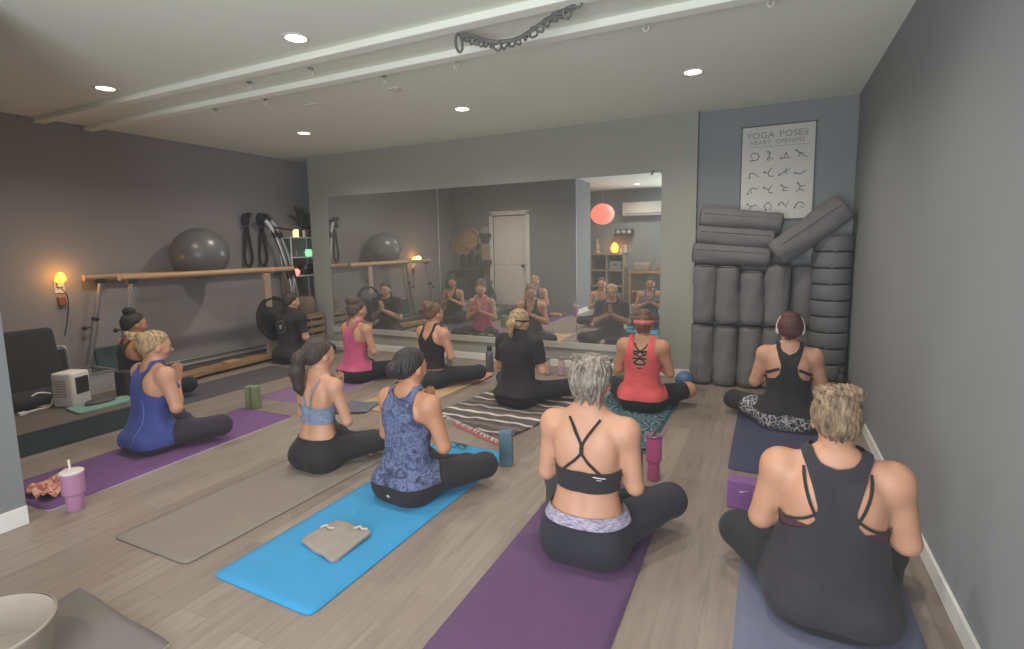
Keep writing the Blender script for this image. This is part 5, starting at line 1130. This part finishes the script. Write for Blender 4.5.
# ------------------------------------------------------------------ things seen only in the mirror
def back_side():
    y = BLY1
    # curved wooden arcs hung by the door
    for i, (x, z, r, lab) in enumerate(((-6.0, 1.38, .26, 'round wooden arc on door wall nearest the corner'), (-5.80, 1.52, .24, 'round wooden arc on door wall, upper right one'))):
        rt = empty('wooden_arc', (x, y+.03+.05*i, z)); tag(rt, lab, 'pilates arc', 'wooden arcs by the door'); w = wood('arc_wood', '#b9946a', '#96734d', 0)
        MB().tube([(r*math.cos(a), .02, r*math.sin(a)) for a in np.linspace(-.3, PI+.3, 30)], .05, 10, flat=.5).build('band', w, rt, smooth=True); MB().lathe([(0, -.01), (r*.8, -.01), (r*.8, .01), (0, .01)], seg=36).build('panel', w, rt, (0, .02, .02), (PI/2, 0, 0))
    for i in range(3):
        rt = empty('oval_pad', (-5.98+.19*i, y+.13, 1.10)); tag(rt, 'black oval pad hung beside the door, %s' % ['nearest the corner', 'middle one', 'nearest the door'][i], 'pad', 'black oval pads'); MB().sph((0, 0, 0), .15, (.55, .12, 1)).build('cushion', M['black'], rt, smooth=True); MB().cyl((0, -.12, .14), (0, .03, .14), .008).build('hook', M['chrome'], rt)
    o = empty('black_cabinet', (-5.84, y+.25, PZ)); tag(o, 'low black cabinet against the door wall', 'cabinet'); MB().box((0, 0, .36), (.62, .42, .72), bev=.01).build('carcass', M['black'], o)
    for q in (-1, 1): d = MB().box((q*.15, .22, .36), (.29, .02, .66), bev=.005).build('door', M['black'], o); MB().cyl((q*.03, .235, .40), (q*.03, .235, .50), .007).build('handle', M['steel'], d)
    for i, z in enumerate((1.62, 1.06)):
        o = empty('floating_shelf', (-5.44, y+.09, z)); tag(o, ['dark floating shelf beside the door, upper', 'dark floating shelf beside the door, lower'][i], 'shelf', 'dark floating shelves'); MB().box((0, 0, 0), (.22, .17, .09), bev=.005).build('ledge', M['darkgrey'], o)
    tag(MB().box((0, 0, .07), (.15, .10, .14), bev=.01).build('storage_box', plain('box_pale', '#8d8985', .7), None, (-5.44, y+.09, 1.666)), 'pale box on upper dark shelf beside the door', 'box')
    f = empty('picture_frame', (-5.44, y+.09, 1.106)); tag(f, 'pink toned framed picture on lower dark shelf', 'picture'); MB().box((0, 0, .17), (.20, .02, .34), bev=.004).build('frame', plain('pale_frame', '#9d8a82', .6), f); MB().box((0, .011, .17), (.16, .004, .29)).build('print', plain('pink_print', '#a07f7a', .7), f)
    # paper lantern
    l = empty('paper_lantern', (-3.34, -.15, ZC)); tag(l, 'round pinkish orange paper lantern hanging in back room', 'lantern')
    m = MB(); n = 22; prof = []
    for k in range(n*2+1):
        t = -PI/2+PI*k/(2*n); prof.append((max(1e-7, .255*math.cos(t)*(1+(.012 if k % 2 else 0))), -.63+.225*math.sin(t)))
    m.lathe(prof, seg=40).build('shade', glow('lantern_glow', '#ff7f6a', 1.15, '#c77d70'), l, smooth=True); MB().cyl((0, 0, -.41), (0, 0, 0), .004, seg=8).build('cord', M['offwhite'], l)
    # cube shelf
    cs = empty('cube_shelf', (-3.52, YB+.20, 0)); tag(cs, 'wooden six cube shelf against the back wall', 'shelf')
    for x in (-.40, 0, .40): MB().box((x, 0, .585), (.035, .38, 1.17), bev=.002).build('upright', M['cubewood'], cs)
    for z in (.02, .395, .77, 1.15): MB().box((0, 0, z), (.835, .385, .035), bev=.002).build('shelf_board', M['cubewood'], cs)
    MB().box((0, -.185, .585), (.80, .008, 1.15)).build('back_panel', plain('back_dim', '#6a6e70', .8), cs)
    for i, (x, z, c, lab) in enumerate(((.2, .7875, '#8b8f90', 'grey fabric bin in upper cube of wooden shelf'), (-.2, .0375, '#a39788', 'beige fabric bin in bottom cube of wooden shelf'), (.2, .0375, '#8d7f78', 'brown fabric bin in bottom cube of wooden shelf'))):
        o = empty('fabric_bin', (-3.52+x, YB+.20, z+.001)); tag(o, lab, 'bin'); m = MB().box((0, 0, .10), (.30, .30, .20), bev=.015); m.build('bin_body', fabric('bin%d' % i, c), o); MB().box((0, .152, .12), (.08, .006, .03), bev=.002).build('handle', M['darkgrey'], o)
    z = 1.1685
    st = MB().lathe([(0, 0), (.09, 0), (.095, .03), (.055, .07), (.065, .14), (.06, .20), (.03, .235), (.042, .27), (.04, .31), (.015, .35), (0, .36)], seg=24).build('white_statue', plain('statue', '#a9a29a', .6), None, (-3.81, YB+.2, z), smooth=True); tag(st, 'pale seated statuette on left end of cube shelf', 'statue')
    sl = empty('salt_lamp', (-3.37, YB+.22, z)); tag(sl, 'glowing orange salt lamp on top of cube shelf', 'lamp'); MB().cyl((0, 0, 0), (0, 0, .03), .085).build('base', M['postwood'], sl, smooth=True)
    m = MB().sph((0, 0, .13), .10, (.85, .85, 1.25), u=14, v=10); rr = random.Random(4)
    for v in m.bm.verts: v.co *= 1+rr.uniform(-.05, .05)
    m.build('crystal', glow('salt_orange', '#ff9a2e', 7.0), sl)
    for x, lab in ((-3.21, 'small pale jar right of the salt lamp'), (-3.12, 'slim pale vase at right end of cube shelf')): tag(MB().lathe([(0, 0), (.025, 0), (.03, .06), (.02, .12 if x < -3.15 else .20), (0, .12 if x < -3.15 else .20)], seg=16).build('pale_vase', M['offwhite'], None, (x, YB+.2, z), smooth=True), lab, 'vase')
    ws = empty('floating_shelf', (-3.18, YB+.09, 1.60)); tag(ws, 'small dark floating shelf above the salt lamp', 'shelf'); MB().box((0, 0, 0), (.46, .16, .03), bev=.004).box((0, -.07, .07), (.46, .02, .14), bev=.004).build('ledge', M['darkgrey'], ws)
    for i in range(3): tag(MB().sph((0, 0, .055), .058, (1, .8, 1)).build('pale_stone', plain('stone', '#b5aca2', .7), None, (-3.32+.13*i, YB+.11, 1.6155), smooth=True), 'pale round ornament on small dark shelf, %s' % ['left', 'middle', 'right'][i], 'ornament', 'pale ornaments')
    ac = empty('air_conditioner', (-2.68, YB+.11, 2.06)); tag(ac, 'white wall mounted split air conditioner on back wall', 'air conditioner'); MB().box((0, 0, .145), (1.05, .22, .31), bev=.03, seg=3).build('housing', M['white'], ac, smooth=True); MB().box((0, .10, .035), (.88, .03, .03), bev=.004).build('louver', M['steel'], ac)
    # low console right of the cube shelf
    cn = empty('console_table', (-2.42, YB+.22, 0)); tag(cn, 'low wooden console below the air conditioner', 'table'); yw = wood('console_wood', '#c39a62', '#a77e49', 0)
    MB().box((0, 0, .73), (1.15, .40, .04), bev=.004).build('tabletop', yw, cn)
    for q in (-1, 1):
        for p in (-1, 1): MB().box((q*.54, p*.16, .355), (.045, .045, .71), bev=.003).build('leg', yw, cn)
    MB().box((0, 0, .28), (1.05, .36, .03)).build('shelf_board', yw, cn)
    for i, (x, c) in enumerate(((-.30, '#9f8f86'), (.28, '#a8867e'))): tag(MB().box((0, 0, .10), (.36, .26, .20), bev=.03, seg=3).build('folded_blanket', fabric('blanket%d' % i, c), None, (-2.42+x, YB+.22, .7505), smooth=True), ['folded beige blanket on wooden console', 'folded rosy blanket on wooden console'][i], 'blanket')

# ------------------------------------------------------------------ light and camera
DL = 72
def area(name, loc, rot, sx, sy, e, c=(1, 1, 1)):
    l = bpy.data.lights.new(name, 'AREA'); l.shape = 'RECTANGLE'; l.size = sx; l.size_y = sy; l.energy = e; l.color = c
    o = bpy.data.objects.new(name, l); COL.objects.link(o); o.location = loc; o.rotation_euler = rot; return o
def light_cam():
    area('window_daylight', (-.70, YB-.02, 1.15), (math.radians(113), 0, 0), 1.95, 1.95, WIN, (.93, .97, 1.0))
    w = bpy.data.worlds.new('world'); S.world = w; w.use_nodes = True
    bg = w.node_tree.nodes['Background']; bg.inputs[0].default_value = (.75, .85, 1, 1); bg.inputs[1].default_value = 1.0
    cd = bpy.data.cameras.new('camera'); co = bpy.data.objects.new('camera', cd); COL.objects.link(co)
    f, py, pt, yw, rl = 532.275, 309.779, .1199, .4527, -.0178
    cy, sy = math.cos(yw), math.sin(yw); cp, sp = math.cos(pt), math.sin(pt); cr, sr = math.cos(rl), math.sin(rl)
    fwd = Vector((-sy*cp, cy*cp, -sp)); right = Vector((cy, sy, 0)); up = right.cross(fwd); r2 = cr*right+sr*up; u2 = -sr*right+cr*up
    m = Matrix((r2, u2, -fwd)).transposed().to_4x4(); m.translation = (0, 0, 1.4); co.matrix_world = m
    cd.sensor_fit = 'HORIZONTAL'; cd.sensor_width = 36; cd.lens = f/1024*36; cd.shift_y = (py-324.5)/1024; cd.clip_start = .05
    S.camera = co
    S.view_settings.view_transform = 'Standard'; S.view_settings.look = 'None'; S.view_settings.exposure = EXPO; S.view_settings.gamma = 1.08; S.view_settings.use_curve_mapping = True; S.view_settings.curve_mapping.black_level = (-.011, -.0107, -.0105); S.view_settings.curve_mapping.update()
    S.cycles.max_bounces = 8; S.cycles.diffuse_bounces = 5; S.cycles.glossy_bounces = 4; S.cycles.use_denoising = True; S.cycles.sample_clamp_indirect = 4
WIN, EXPO = 135, .16
room(); downlights(); ceiling_things(); bolsters(); cushions(); poster(); mats(); floor_things(); left_side(); back_side(); people(); light_cam()
